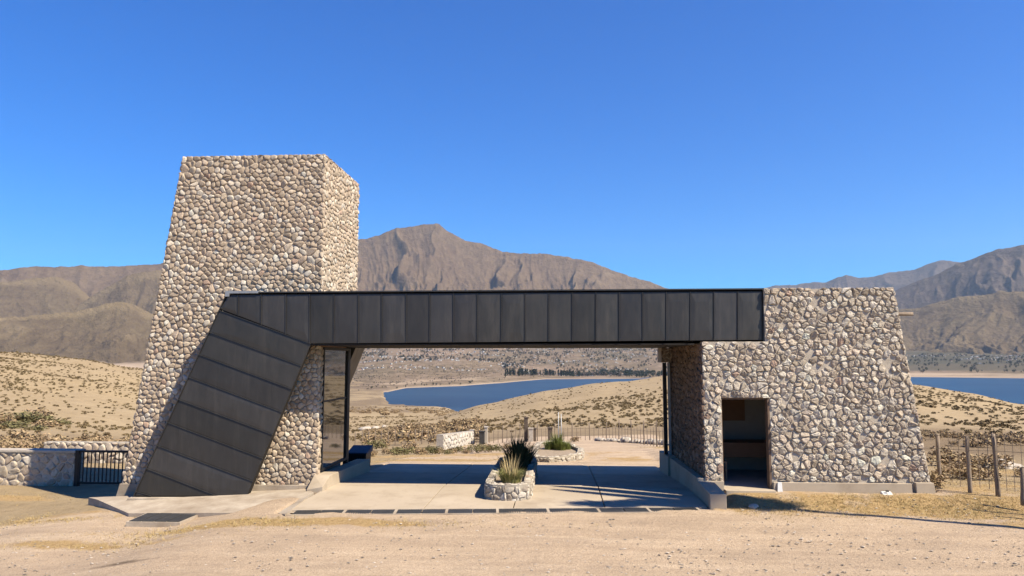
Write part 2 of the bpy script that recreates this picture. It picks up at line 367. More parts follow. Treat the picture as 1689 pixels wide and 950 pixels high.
SLAB = [atz(470, 850)[:2], atz(1168, 845)[:2], (3.12, 24.2), (-5.6, 24.2)]
def blob(x, y, cx, cy, rx, ry): return np.exp(-(((x-cx)/rx)**2+((y-cy)/ry)**2))
def ground_mask(AA, RR, X, Y, Z):
    px = px_of(AA); px = np.where(np.abs(AA) > 1.05, 5000, px)
    nz = fbm(X/3, Y/3, 4, 41)
    gravel = smooth((20.5-RR)/2)
    xc = -1.2+np.clip((Y-24)*.085, 0, 9)     # track that leaves through the gate
    road = smooth((5.4+(Y-24)*.03-np.abs(X-xc))/1.2)*smooth((60-RR)/8)*smooth((Y-20)/3)
    gravel = np.maximum(gravel, road)
    grass = 0*X
    for cx, cy, rx, ry, k in ((-10.8, 16.0, 1.5, .8, 1), (-5.5, 14.0, 3.4, .45, 1.0), (-8.6, 13.2, 2.2, .4, .8), (-17, 18.9, 4.5, .5, 1), (8.4, 16.0, 5.6, .95, 1.3),
                              (12, 17.5, 5, 2.0, .9), (9, 14.6, 5, .7, .5), (-4, 26.5, 4.2, .8, .9), (2.4, 27, 1.6, 1.2, .7), (15, 21.5, 5, 1.5, .9), (-2.5, 29.5, 6, 1.2, .8), (-9, 30, 5, 2, .6), (6.0, 33, 2.5, 4, .8), (-20, 24, 8, 5, .4)):
        grass = np.maximum(grass, k*blob(X, Y, cx, cy, rx, ry))
    grass = np.clip(grass*(.62+.55*(fbm(X/.7, Y/.5, 4, 47)+.3)+.5*nz), 0, 1)
    r50 = smooth((RR-20)/6)
    brush = .55*r50*np.exp(-((RR-62)/22)**2)*np.where(px < 300, 1.2, 1) + .6*np.exp(-((RR-60)/25)**2)*smooth((px-1450)/60)
    brush = brush + .75*smooth((RR-330)/120)*smooth((760-px)/100)*(px > 450)*(.6+.5*fbm(X/60, Y/60, 3, 43))
    brush = brush + .5*np.clip(fbm(X/25, Y/25, 4, 44)*1.6, 0, 1)*smooth((RR-60)/60)*(px > 500)*(px < 800)
    stain = .75*blob(X, Y, *atz(200, 916)[:2], .75, .16)+.6*blob(X, Y, *atz(60, 935)[:2], .9, .3)
    return np.stack([grass, gravel, np.clip(brush, 0, 1), 1-np.clip(stain, 0, 1)], -1)

fine = np.radians(np.arange(-42, 42.01, .09)); rest = np.radians(np.arange(45, 315.1, 5))
A360 = np.concatenate([fine, rest]); A360 = np.where(A360 > math.pi, A360-2*math.pi, A360)
Rg = np.concatenate([[.3, 2, 4, 6], np.arange(7, 10, .35), np.arange(10, 18, .11), np.geomspace(18, 60, 150), np.geomspace(60.6, 300, 190), np.geomspace(305, 2500, 120)])
def gz_far_fix(AA, RR, X, Y):
    Z = Gz(X, Y)
    # the ground dips under the paving so that the two never share a plane
    ins = smooth((X+5.7)/.15)*smooth((3.2-X)/.15)*smooth((Y-14.75-(X+5.3)*.095)/.15)*smooth((24.25-Y)/.1)
    room = smooth((X-3.3)/.1)*smooth((8.4-X)/.2)*smooth((Y-17.0)/.1)*smooth((22.2-Y)/.2)
    return Z-.10*ins-.25*room-.04*smooth((RR-2300)/200)*100
g = grid_object('ground', A360, Rg, gz_far_fix, M['ground'], ground_mask, wrap=True)

# far land across the lake, a town on its slope
def far_mat():
    m, n, b = newmat('far_land')
    t = noise_node(n, .004, 8, .6); t2 = noise_node(n, .03, 8, .75); t3 = noise_node(n, .0016, 5, .6, sx=(1, .35, 1))
    c = ramp(n, t.outputs[0], [(.3, (.16, .115, .085)), (.5, (.25, .18, .13)), (.72, (.36, .26, .18))]).outputs[0]
    c = mix(n, .65, c, ramp(n, t2.outputs[0], [(.38, (.055, .045, .03)), (.5, (.22, .16, .115)), (.64, (.44, .33, .24))]).outputs[0])
    c = mix(n, .3, c, ramp(n, t3.outputs[0], [(.4, (.17, .15, .08)), (.6, (.44, .32, .22))]).outputs[0])
    a = n.nodes.new('ShaderNodeVertexColor'); a.layer_name = 'mask'
    sep = n.nodes.new('ShaderNodeSeparateColor'); n.links.new(a.outputs[0], sep.inputs[0])
    c = mix(n, sep.outputs[0], c, (.60, .46, .33)); c = mix(n, sep.outputs[1], c, (.11, .10, .07))
    n.links.new(c, b.inputs['Base Color']); b.inputs['Roughness'].default_value = 1; b.inputs['Specular IOR Level'].default_value = .05
    bump(n, b, t2.outputs[0], .5, 5); return m
def far_mask(AA, RR, X, Y, Z):
    px = px_of(AA); sh = np.interp(px, SHK, SHR); t = (RR-sh)/(5400-sh)
    beach = np.exp(-(t/.012)**2)*(.8) + smooth((px-1400)/60)*smooth(t/.02)*smooth((.17-t)/.05)*(.25+.5*np.clip(fbm(X/300, Y/90, 3, 61)+.4, 0, 1))
    beach = beach + (np.exp(-((t-.07)/.03)**2))*np.clip(fbm(X/90, Y/90, 3, 66)*2+.3, 0, 1)*.6*smooth((px-600)/40)*smooth((900-px)/80)
    beach = beach+.8*(px < 560)*np.exp(-((RR-3300)/500)**2)
    town = np.clip(.35+fbm(X/200, Y/200, 4, 62)*1.3, 0, 1)*smooth((t-.35)/.2)*smooth((1.6-t)/.3)*smooth((px-780)/200)*.75
    town = town + smooth((px-1400)/60)*smooth((t-.2)/.08)*.75
    return np.stack([np.clip(beach, 0, 1), np.clip(town, 0, 1), 0*px, 1+0*px], -1)
Af = np.radians(np.arange(-50, 50.01, .1)); Rf = np.concatenate([np.arange(1300, 3400, 14), np.geomspace(3400, 9500, 190)])
def far_zf(AA, RR, X, Y):
    return far_z(RR, px_of(AA))
grid_object('far_hillside', Af, Rf, far_zf, far_mat(), far_mask)

# lake
def water_mat():
    m, n, b = newmat('lake_water')
    t = noise_node(n, .004, 4, .6, sx=(1, 2.5, 1)); c = ramp(n, t.outputs[0], [(.35, (.010, .046, .09)), (.65, (.024, .078, .135))]).outputs[0]
    n.links.new(c, b.inputs['Base Color']); b.inputs['Roughness'].default_value = .35; b.inputs['Specular IOR Level'].default_value = .35
    t2 = noise_node(n, .35, 6, .7); bump(n, b, t2.outputs[0], .35, .35); return m
me = mesh_np('lake', [(-1200, 600, LAKE), (5200, 600, LAKE), (5200, 3600, LAKE), (-1200, 3600, LAKE)], [(0, 1, 2, 3)])
link('water', me, water_mat())['kind'] = 'structure'

# mountains
def mountain(name, ridge, r0, r1, mat, seed, amp=.34, sc=900, zb=-55, jag=.02, crest=1.0, pw=1.2):
    rx = np.array([p[0] for p in ridge], float); ry = np.array([p[1] for p in ridge], float)
    lo = max(-46, math.degrees(az_of(rx[0]))); hi = min(48, math.degrees(az_of(rx[-1])))
    A = np.radians(np.arange(lo, hi, .065)); T = np.concatenate([np.linspace(0, 1, 150), np.linspace(1.02, 1.9, 14)])
    def zf(AA, TT):
        px = px_of(AA); top = zpx(px, np.interp(px, rx, ry), r1)
        r = r0+(r1-r0)*TT; X, Y = polar_xy(AA, r)
        wx = fbm(X/sc*.8, Y/sc*.8, 3, seed+50)*.55; wy = fbm(X/sc*.8+9, Y/sc*.8+3, 3, seed+60)*.55
        rg = ridged(AA*r1/sc+wx, r/(sc*2.4)+wy, 7, seed, .55)
        tt = np.clip(TT, 0, 1); hh = np.maximum(top-zb, 5)
        prof = tt**pw
        env = np.sin(np.pi*np.clip(tt, 0, 1)**1.15)**.6
        z = zb+hh*prof - hh*amp*env*(1-rg)*1.1
        rg2 = ridged(AA*r1/(sc*.27)+wx*2, r/(sc*.5)+wy*2, 5, seed+80, .6)
        z = z - env*(1-rg2)*min(95, r1*.0105)*(.75 if crest > .9 and seed != 3 else 1)*np.clip(hh/300, .3, 1) + fbm(AA*r1/55, r/70, 4, seed+90)*np.clip(tt*3, 0, 1)*9
        z = z - np.where(TT > 1, (TT-1)*hh*.9, 0) + hh*jag*(rg-.5)*np.where(tt > .8, 1, 0)
        return X, Y, z, rg
    AA, TT = np.meshgrid(A, T, indexing='ij'); X, Y, Z, rg = zf(AA, TT)
    mk = (np.clip((rg-.62)*3.0, 0, 1)*(.6 if crest > .9 else 1)+(smooth((TT-.965)/.03)*.35 if crest > 1.1 else 0))*crest
    mk = np.clip(mk, 0, 1.6)
    st = {'X': X}
    o = grid_object(name, A, r0+(r1-r0)*T, lambda a, r, x, y: Z, mat, lambda a, r, x, y, z: np.stack([mk, 0*mk, 0*mk, 1+0*mk], -1))
    return o
mountain('mountain', [(-500, 470), (-300, 455), (0, 443), (20, 440), (40, 438), (110, 438), (120, 436), (135, 438), (200, 437), (250, 434), (270, 432), (350, 420), (450, 408), (560, 402), (590, 393), (600, 392),
   (620, 386), (640, 379), (665, 374), (690, 369), (705, 369), (722, 370), (735, 379), (750, 386), (765, 394), (780, 398), (795, 400), (815, 409), (835, 416), (860, 419), (890, 417), (905, 418), (935, 422), (955, 427), (980, 432), (1000, 441), (1020, 448), (1050, 457), (1080, 466), (1105, 475), (1160, 492), (1260, 520), (1400, 560)],
   4900, 8600, MB_, 3, .27, 520, -20)
mountain('mountain', [(-500, 480), (-300, 474), (0, 464), (30, 459), (80, 455), (110, 466), (150, 500), (200, 560)], 4600, 6700, ML_, 13, .36, 620, -30, .01, 1.3)
mountain('mountain', [(95, 560), (105, 515), (150, 482), (200, 453), (235, 446), (300, 445), (360, 450), (450, 480), (560, 570)], 4400, 6500, ML_, 23, .36, 640, -30, .01, 1.3)
mountain('mountain', [(-500, 540), (-300, 532), (0, 523), (60, 519), (120, 512), (160, 502), (185, 497), (215, 503), (250, 520), (280, 545), (330, 575), (380, 600)], 3700, 4800, ML_, 33, .34, 520, -45, .006, 1.3, 1.0)
mountain('mountain', [(1100, 500), (1200, 482), (1270, 475), (1285, 471), (1320, 470), (1350, 465), (1370, 466), (1390, 457), (1405, 453), (1425, 457), (1450, 456), (1480, 449), (1520, 444), (1550, 432), (1570, 428), (1600, 431), (1640, 425), (1900, 420)], 9500, 14500, MD_, 43, .32, 900, 0)
mountain('mountain', [(1330, 560), (1380, 530), (1430, 502), (1470, 487), (1500, 472), (1540, 457), (1560, 450), (1590, 434), (1620, 425), (1650, 414), (1665, 409), (1689, 405), (1800, 385), (2000, 372), (2300, 380)], 6400, 9500, MD_, 53, .42, 700, -20, .03, .5)
mountain('mountain', [(1330, 590), (1380, 545), (1430, 520), (1480, 512), (1520, 508), (1550, 500), (1590, 489), (1620, 487), (1650, 484), (1662, 478), (1689, 482), (1800, 465), (2000, 450), (2300, 455)], 4900, 6600, ML_, 64, .34, 640, -35, .008, 1.2)

# paved slab of the passage, laid in panels with open joints
def slab():
    z = lambda y: -.055*max(0, y-18)+.012
    fl, fr = SLAB[0], SLAB[1]
    xs = [-5.55, -4.15, -1.25, -.62, 1.15, 3.1]; 
    m = MB(); ys = [None, 18.0, 21.1, 24.2]
    def front(x): return fl[1]+(x-fl[0])/(fr[0]-fl[0])*(fr[1]-fl[1])+.5
    for a, b_ in ((-5.5, -2.75), (-2.75, -.93), (-.93, .95), (.95, 3.08)):
        for i in range(3):
            g_ = .012
            y0a = front(a) if i == 0 else ys[i]; y0b = front(b_) if i == 0 else ys[i]; y1 = ys[i+1]
            top = [(a+g_, y0a+g_, z(y0a)), (b_-g_, y0b+g_, z(y0b)), (b_-g_, y1-g_, z(y1)), (a+g_, y1-g_, z(y1))]
            m.prism([(p[0], p[1], p[2]-.08) for p in top], top)
    return m.build('pavement', M['concrete'], bevel=.008)
slab()['kind'] = 'structure'
m = MB(); top = [(-5.6, 14.85, -.02), (3.12, 15.7, -.02), (3.12, 24.25, -.36), (-5.6, 24.25, -.36)]
m.add(top, [(0, 1, 2, 3)]); m.build('pavement_bed', M['mortar'])['kind'] = 'structure'
# rough apron left of the driveway
m = MB(); ap = [atz(160, 826, -.27), atz(212, 849, -.27), atz(452, 848, -.1), atz(470, 851, 0), (-5.56, 16.9, 0.0), (-5.9, 17.4, -.02), (-11.2, 17.4, -.27)]
m.prism([(p[0], p[1], p[2]-.3) for p in ap], [(p[0], p[1], p[2]+.03) for p in ap]); m.build('apron', M['concrete2'])['kind'] = 'structure'

# ---------------------------------------------------------------- stone facing
def clip_poly(poly, px, py, nx, ny):     # keep the side where (p-P).n <= 0
    outp = []; n = len(poly)
    for i in range(n):
        a = poly[i]; b = poly[(i+1) % n]
        da = (a[0]-px)*nx+(a[1]-py)*ny; db = (b[0]-px)*nx+(b[1]-py)*ny
        if da <= 0: outp.append(a)
        if (da < 0 < db) or (db < 0 < da):
            t = da/(da-db); outp.append((a[0]+(b[0]-a[0])*t, a[1]+(b[1]-a[1])*t))
    return outp
def inside(poly, x, y):
    c = False; n = len(poly)
    for i in range(n):
        x0, y0 = poly[i]; x1, y1 = poly[(i+1) % n]
        if (y0 > y) != (y1 > y) and x < (x1-x0)*(y-y0)/(y1-y0)+x0: c = not c
    return c
PAL_T = [(.62, .505, .385), (.66, .545, .42), (.58, .465, .35), (.70, .59, .465), (.60, .475, .36), (.53, .425, .32), (.64, .515, .40), (.75, .655, .54), (.50, .40, .305)]
PAL_P = [(.69, .605, .495), (.74, .655, .545), (.63, .545, .44), (.57, .48, .38), (.81, .73, .62), (.66, .555, .44), (.68, .57, .46), (.52, .435, .34)]
def stones(mb, origin, U, V, Nn, outline, cw, ch, pal, seed, relief=.05, gap=.012, holes=(), white=lambda u, v: .06, skip=.0, sharp=0):
    rnd = random.Random(seed); O = Vector(origin); U = Vector(U).normalized(); V = Vector(V).normalized(); Nn = Vector(Nn).normalized()
    us = [p[0] for p in outline]; vs = [p[1] for p in outline]
    u0, u1, v0, v1 = min(us)-cw, max(us)+cw, min(vs)-ch, max(vs)+ch
    nu = int((u1-u0)/cw)+1; nv = int((v1-v0)/ch)+1; S_ = {}
    for j in range(nv):
        for i in range(nu):
            if rnd.random() < .04+.34*max(0, float(vnoise(i/4.2, j/4.2, seed))-.42): continue
            S_[(i, j)] = (u0+(i+.5+(.5 if j % 2 else 0)+rnd.uniform(-.34, .34))*cw, v0+(j+.5+rnd.uniform(-.34, .34))*ch)
    for (i, j), (x, y) in S_.items():
        if any(hx0 < x < hx1 and hy0 < y < hy1 for hx0, hx1, hy0, hy1 in holes): continue
        if rnd.random() < skip: continue
        poly = [(x-cw*1.5, y-ch*1.5), (x+cw*1.5, y-ch*1.5), (x+cw*1.5, y+ch*1.5), (x-cw*1.5, y+ch*1.5)]
        for dj in (-2, -1, 0, 1, 2):
            for di in (-2, -1, 0, 1, 2):
                if di == dj == 0: continue
                q = S_.get((i+di, j+dj))
                if q and poly: 
                    dx, dy = q[0]-x, q[1]-y; L = math.hypot(dx, dy)
                    if L < 1e-6: continue
                    poly = clip_poly(poly, (x+q[0])/2-dx/L*gap, (y+q[1])/2-dy/L*gap, dx, dy)
        n = len(outline); area = sum(outline[k][0]*outline[(k+1) % n][1]-outline[(k+1) % n][0]*outline[k][1] for k in range(n))
        for k in range(n):
            a = outline[k]; b = outline[(k+1) % n]; ex, ey = b[0]-a[0], b[1]-a[1]
            nx, ny = (ey, -ex) if area > 0 else (-ey, ex)
            poly = clip_poly(poly, a[0], a[1], nx, ny)
            if len(poly) < 3: break
        for hx0, hx1, hy0, hy1 in holes:
            if len(poly) < 3: break
            if x <= hx0 and hy0-.1 < y < hy1+.1: poly = clip_poly(poly, hx0, 0, 1, 0)
            elif x >= hx1 and hy0-.1 < y < hy1+.1: poly = clip_poly(poly, hx1, 0, -1, 0)
            elif y >= hy1: poly = clip_poly(poly, 0, hy1, 0, -1) if hx0-cw < x < hx1+cw else poly
            elif y <= hy0: poly = clip_poly(poly, 0, hy0, 0, 1) if hx0-cw < x < hx1+cw else poly
        if len(poly) < 3: continue
        # round the corners
        for _ in range(1):
            q = []
            for k in range(len(poly)):
                a = poly[k]; b = poly[(k+1) % len(poly)]; t = .22 if sharp else .27
                q += [(a[0]*(1-t)+b[0]*t, a[1]*(1-t)+b[1]*t), (a[0]*t+b[0]*(1-t), a[1]*t+b[1]*(1-t))]
            poly = q
        pl = [poly[0]]
        for p in poly[1:]:
            if math.hypot(p[0]-pl[-1][0], p[1]-pl[-1][1]) > .008: pl.append(p)
        poly = pl
        if len(poly) < 4: continue
        cx = sum(p[0] for p in poly)/len(poly); cy = sum(p[1] for p in poly)/len(poly)
        rad = math.sqrt(sum((p[0]-cx)**2+(p[1]-cy)**2 for p in poly)/len(poly))
        if rad < .022: continue
        h = relief*rnd.uniform(.65, 1.3)*min(1, rad/(.3*(cw+ch)/2)); tx, ty = rnd.uniform(-.28, .28), rnd.uniform(-.28, .28); ox, oy = rnd.uniform(-.22, .22)*rad, rnd.uniform(-.22, .22)*rad
        base = list(rnd.choice(pal)); k = rnd.uniform(.82, 1.13)
        if rnd.random() < white(cx, cy): base = [.76, .69, .59]
        if rnd.random() < .02: base = [.54, .39, .30]
        colr = tuple(min(.92, c*k*1.13) for c in base)
        vs_, fs = [], []; nn = len(poly)
        for (sc, hh) in ((1.0, -.02/relief), (.985, .35), (.90, .78), (.62, 1.0)):
            for p in poly:
                f_ = 1-sc; px_ = cx+(p[0]-cx)*sc+ox*f_; py_ = cy+(p[1]-cy)*sc+oy*f_
                e = h*hh + (0 if hh < .3 else ((px_-cx)*tx+(py_-cy)*ty)*min(1, hh)) + (rnd.uniform(-.006, .006)*(1.7 if sharp else 1) if hh > .3 else 0)
                vs_.append(O+U*px_+V*py_+Nn*max(e, -.02))
        for r_ in range(3):
            for q_ in range(nn): fs.append((r_*nn+q_, r_*nn+(q_+1) % nn, (r_+1)*nn+(q_+1) % nn, (r_+1)*nn+q_))
        vs_.append(O+U*(cx+ox*.5)+V*(cy+oy*.5)+Nn*(h*1.03)); ci = len(vs_)-1
        for q_ in range(nn): fs.append((3*nn+q_, 3*nn+(q_+1) % nn, ci))
        if U.cross(V).dot(Nn) < 0: fs = [f[::-1] for f in fs]
        if sum(poly[k][0]*poly[(k+1) % nn][1]-poly[(k+1) % nn][0]*poly[k][1] for k in range(nn)) < 0: fs = [f[::-1] for f in fs]
        mb.add(vs_, fs, 0, colr)

# ---------------------------------------------------------------- gatehouse
gh = empty('gatehouse', (0, 17, 0), 'stone entrance gatehouse with a tall tower and a dark metal beam over the driveway', 'building')
TF, TB_ = 17.72, 20.9                    # tower front and back planes
BF, BB = 17.0, 22.0                     # beam front and back
PF = 16.95
tTL = aty(303, 260, TF); tTR = aty(533, 259, TF); tBL = aty(199, 818, TF); tBR = aty(523, 803, TF)
XL0, ZB = tBL[0], -.55
XL1, ZT_ = tTL[0], tTL[2]; XR = (tTR[0]+tBR[0])/2
slope = (XL1-XL0)/(ZT_-tBL[2])
XLb = XL0-slope*.3
# solid part of the tower above the beam soffit, and the stone part left of the window below it
def tow(z): return XL0+slope*(z-tBL[2])
m = MB()
GZ = 3.40                                # soffit height
poly = lambda y: [(tow(ZB), y, ZB), (XR-.35, y, ZB), (XR-.35, y, GZ), (XR, y, GZ), (XR, y, ZT_), (tow(ZT_), y, ZT_)]
m.prism(poly(TF), poly(TB_))
m.box(XR-.35, XR, TF, TF+.28, -.2, GZ-.002)        # front corner pier beside the glass

tower = m.build('tower', M['mortar'], gh)
m = MB()
zl = lambda v: v
stones(m, (0, TF, 0), (1, 0, 0), (0, 0, 1), (0, -1, 0), [(tow(.02)-.0, .02), (XR+.03, .02), (XR+.03, ZT_+.03), (tow(ZT_)-.02, ZT_+.03)], .152, .108, PAL_T, 5, .027, .005,
       white=lambda u, v: .03+.22*math.exp(-((v-5)/1.5)**2)+.1*(v < 3))
stones(m, (XR, TF, 0), (0, 1, 0), (0, 0, 1), (1, 0, 0), [(-.02, GZ), (TB_-TF+.02, GZ), (TB_-TF+.02, ZT_+.03), (-.02, ZT_+.03)], .152, .112, PAL_T, 6, .032, .006, white=lambda u, v: .05)
stones(m, (XR, TF, 0), (0, 1, 0), (0, 0, 1), (1, 0, 0), [(-.02, .02), (.26, .02), (.26, GZ-.05), (-.02, GZ-.05)], .17, .13, PAL_T, 16, .03, .008)
# left battered face
lu = Vector((slope, 0, 1)).normalized()
stones(m, (tow(.02), TF, .02), (0, 1, 0), lu, Vector((-1, 0, slope)), [(-.02, 0), (TB_-TF, 0), (TB_-TF, (ZT_)/lu.z), (-.02, (ZT_)/lu.z)], .2, .16, PAL_T, 7, .03, .008)
m.build('stone_facing', M['stone'], tower, sm=True, recalc=False)
m = MB(); m.box(tow(ZT_)+.04, XR-.03, TF+.04, TB_-.04, ZT_, ZT_+.035); m.build('roof_cap', M['concrete2'], gh)
# plinth of the tower
m = MB(); m.prism([(tow(-.3)-.14, TF-.05, -.45), (XR+.06, TF-.05, -.25), (XR+.06, TF-.05, .055), (tow(0)-.05, TF-.05, .04)], [(tow(-.3)-.14, TB_, -.45), (XR+.06, TF+.3, -.25), (XR+.06, TF+.3, .055), (tow(0)-.05, TB_, .04)])
m.build('plinth', M['concrete2'], gh, bevel=.012)
# ledge that carries the metal leg
l0 = aty(222, 819, BF); l1 = aty(407, 819, BF)
m = MB(); m.prism([(l0[0]-.28, BF-.12, -.5), (l1[0]+.75, BF-.12, -.3), (l1[0]+.1, BF-.12, l1[2]-.012), (l0[0]-.1, BF-.12, l0[2]-.012)], [(l0[0]-.28, TF-.06, -.5), (l1[0]+.75, TF-.06, -.3), (l1[0]+.1, TF-.06, l1[2]-.012), (l0[0]-.1, TF-.06, l0[2]-.012)])
m.build('leg_footing', M['concrete2'], gh, bevel=.015)

# beam and leg: body + panels
bTL = aty(375, 484, BF); bTR = aty(1257, 478, BF); bBR = aty(1257, 561, BF); bIn = aty(513, 567, BF); lBR = aty(407, 819, BF); lBL = aty(221, 819, BF)
SOF = bIn[2]
beam = MB()
e = .012
fr = [lBL, lBR, bIn, bBR, bTR, bTL]
def shr(p, y): return (p[0], y, p[2])
beam_poly = [bTL, bIn, bBR, bTR]
z_t = bTL[2]
# top box from inner corner to right end, spans the full depth
beam.prism([(bIn[0]-1.6, BF+e, SOF+.02), (bBR[0]-.01, BF+e, bBR[2]+.01), (bTR[0]-.01, BF+e, bTR[2]-.02), (bTL[0]+.04, BF+e, bTL[2]-.02), (bTL[0]-.12, BF+e, 4.1)],
           [(bIn[0]-1.6, BB-e, SOF+.02), (bBR[0]-.01, BB-e, bBR[2]+.01), (bTR[0]-.01, BB-e, bTR[2]-.02), (bTL[0]+.04, BB-e, bTL[2]-.02), (bTL[0]-.12, BB-e, 4.1)])
bb = beam.build('beam', M['soffit'], gh)
m = MB()
dl = lambda z: lBL[0]+(bTL[0]-lBL[0])*(z-lBL[2])/(bTL[2]-lBL[2])
dr = lambda z: lBR[0]+(bIn[0]-lBR[0])*(z-lBR[2])/(bIn[2]-lBR[2])
def legp(y): return [(dl(lBL[2])+.012, y, lBL[2]), (dr(lBR[2])-.012, y, lBL[2]), (dr(SOF)-.012, y, SOF+.019), (bIn[0]-1.601, y, SOF+.019), (dl(4.1)+.012, y, 4.099)]
m.prism(legp(BF+e), legp(BF+.17)); leg1 = m.build('leg', M['soffit'], gh)
m = MB()
def legq(y): return [(dl(-.5)+.012, y, -.5), (dr(-.5)-.012, y, -.5), (dr(SOF)-.012, y, SOF+.019), (bIn[0]-1.601, y, SOF+.019), (dl(4.1)+.012, y, 4.099)]
m.prism(legq(TB_+.06), legq(BB-e)); m.build('leg', M['metal'], gh)
# panels
rnd = random.Random(11)
pm = MB(); sm_ = MB()
def panel(p2, y=BF, inset=.007):
    cx = sum(p[0] for p in p2)/len(p2); cz = sum(p[1] for p in p2)/len(p2)
    pts = []
    n = len(p2); ar = sum(p2[i][0]*p2[(i+1) % n][1]-p2[(i+1) % n][0]*p2[i][1] for i in range(n))
    q = list(p2)
    lines = []
    for i in range(n):
        a = p2[i]; b = p2[(i+1) % n]; ex, ez = b[0]-a[0], b[1]-a[1]; L = math.hypot(ex, ez); nx, nz = (ez/L, -ex/L) if ar > 0 else (-ez/L, ex/L)
        q = clip_poly(q, a[0]-nx*inset, a[1]-nz*inset, nx, nz)
    n = len(q); tx, tz = rnd.uniform(-.012, .012), rnd.uniform(-.008, .008); h0 = rnd.uniform(.004, .014); ext = max(abs(p[0]-cx) for p in q); tx *= min(1, .28/ext); tz *= min(1, .3/max(abs(p[1]-cz) for p in q))
    rings = []
    for s_, dep in ((1, -.012), (1, .0), (.93, .003), (.6, h0)):
        rings += [(cx+(p[0]-cx)*s_, y+.001-dep+(p[0]-cx)*tx+(p[1]-cz)*tz, cz+(p[1]-cz)*s_) for p in q]
    rings.append((cx, y-h0*1.15, cz)); fs = []
    for r_ in range(3):
        for k in range(n): fs.append((r_*n+k, r_*n+(k+1) % n, (r_+1)*n+(k+1) % n, (r_+1)*n+k))
    for k in range(n): fs.append((3*n+k, 3*n+(k+1) % n, 4*n))
    kk = rnd.uniform(.82, 1.28); pm.add(rings, fs, 0, (kk, kk, kk*rnd.uniform(.97, 1.06)))
def seam(a, b, y=BF, wd=.012, dp=.02):
    a = Vector((a[0], 0, a[1])); b = Vector((b[0], 0, b[1])); d = (b-a).normalized(); nn = Vector((-d.z, 0, d.x))*wd/2
    c = [a-nn, b-nn, b+nn, a+nn]
    sm_.prism([(p.x, y-dp, p.z) for p in c], [(p.x, y+.006, p.z) for p in c])
P2 = lambda px, py: (lambda q: (q[0], q[2]))(aty(px, py, BF))
topz = lambda px: P2(px, 484+(px-375)*(478-484)/(1257-375)+2.5)
botz = lambda px: P2(px, 567+(px-513)*(561-567)/(1257-513))
diag = lambda px: P2(px, 512+(px-370)*(567-512)/(513-370)) if px < 513 else botz(px)
lft = lambda py: P2(375+(py-484)*(221-375)/(819-484), py)
xs = [393, 431, 471.5, 511, 551, 591, 630, 670, 709, 748, 787, 827, 866, 905, 944, 983, 1021.5, 1060, 1099, 1138.5, 1177.5, 1217, 1257]
panel([lft(510), diag(393), topz(393), topz(376)])
for a, b in zip(xs[:-1], xs[1:]):
    if a < 513 < b: panel([diag(a), diag(512.9), botz(b), topz(b), topz(a)])
    else: panel([diag(a), diag(b), topz(b), topz(a)])
    seam(diag(a), topz(a))
L = [(370, 512, 513, 567), (350.5, 548, 500, 604), (335, 585, 483, 642), (317.5, 622, 466, 680), (300.5, 659, 449, 717), (284, 697, 432, 756), (267, 735, 415, 794)]
rr = lambda py: P2(513+(py-567)*(407-513)/(819-567), py)
for (a, b) in zip(L[:-1], L[1:]): panel([lft(b[1]), rr(b[3]), rr(a[3]), lft(a[1])])
g1 = (251, 773, 358, 819)
panel([lft(773), P2(358, 818.5), P2(407, 818.5), rr(794), lft(735)])
panel([lft(811), P2(250, 818.5), P2(358, 818.5), lft(773)]); panel([P2(221.5, 818.5), P2(250, 818.5), lft(811)])
for a in L: seam(lft(a[1]), rr(a[3]))
seam(lft(773), P2(358, 818)); seam(lft(811), P2(250, 818)); 
M['panel'] = metal_mat(True); cl = pm.build('cladding', M['panel'], bb, sm=False)
sm_.build('standing_seam', M['metal'], bb)
# edge folds
m = MB()
def strip(a, b, y0, y1, t, up):   # slab along a-b of thickness t towards 'up'
    a = Vector((a[0], 0, a[1])); b = Vector((b[0], 0, b[1])); u = Vector(up)*t
    c = [a, b, b+u, a+u]; m.prism([(p.x, y0, p.z) for p in c], [(p.x, y1, p.z) for p in c])
strip(P2(374, 483.6), P2(1259, 477.6), BF-.035, BB+.02, .03, (0, 0, 1))
strip(P2(1257.6, 561), P2(1257.6, 478.5), BF-.02, BF+.3, .025, (1, 0, 0))
strip(lft(819), lft(485), BF-.02, BF+.17, .02, (-1, 0, 0))
m.build('edge_trim', M['metal'], bb)
m = MB(); a, b = P2(375, 481), P2(427, 480.8)
m.box(a[0]-.02, b[0], BF-.045, BF+.25, a[1]-.045, a[1]+.012); m.box(a[0]-.03, a[0]+.07, BF-.05, BF-.037, a[1]-.12, a[1]); m.build('flashing', M['zinc'], bb)
m = MB(); m.box(bIn[0]-.1, bBR[0]-1.5, BF+.03, BB-.03, SOF-.035, SOF-.002); m.build('soffit', M['soffit'], gh)

# tall window in the flank of the tower
win = MB(); WX = XR-.02; wy0, wy1 = TF+.30, 20.2
def glass_mat():
    m, n, b = newmat('dark_glass'); b.inputs['Base Color'].default_value = (.02, .022, .024, 1); b.inputs['Roughness'].default_value = .03
    b.inputs['IOR'].default_value = 2.3; b.inputs['Specular IOR Level'].default_value = .8
    t = noise_node(n, .8, 2, .5); bump(n, b, t.outputs[0], .02, .02); return m
M['glass'] = glass_mat()
m = MB()
for y in (wy0, wy1-.07): m.box(WX-.05, WX+.05, y, y+.07, .32, GZ-.06)
m.box(WX-.05, WX+.05, wy0+.07, wy1-.07, .32, .38); m.box(WX-.05, WX+.05, wy0+.07, wy1-.07, GZ-.13, GZ-.06)
fr_ = m.build('window_frame', M['dark'], gh)
m = MB(); m.box(WX-.03, WX+.03, wy0+.071, wy1-.071, 1.98, 2.02); m.build('transom', M['dark'], fr_)
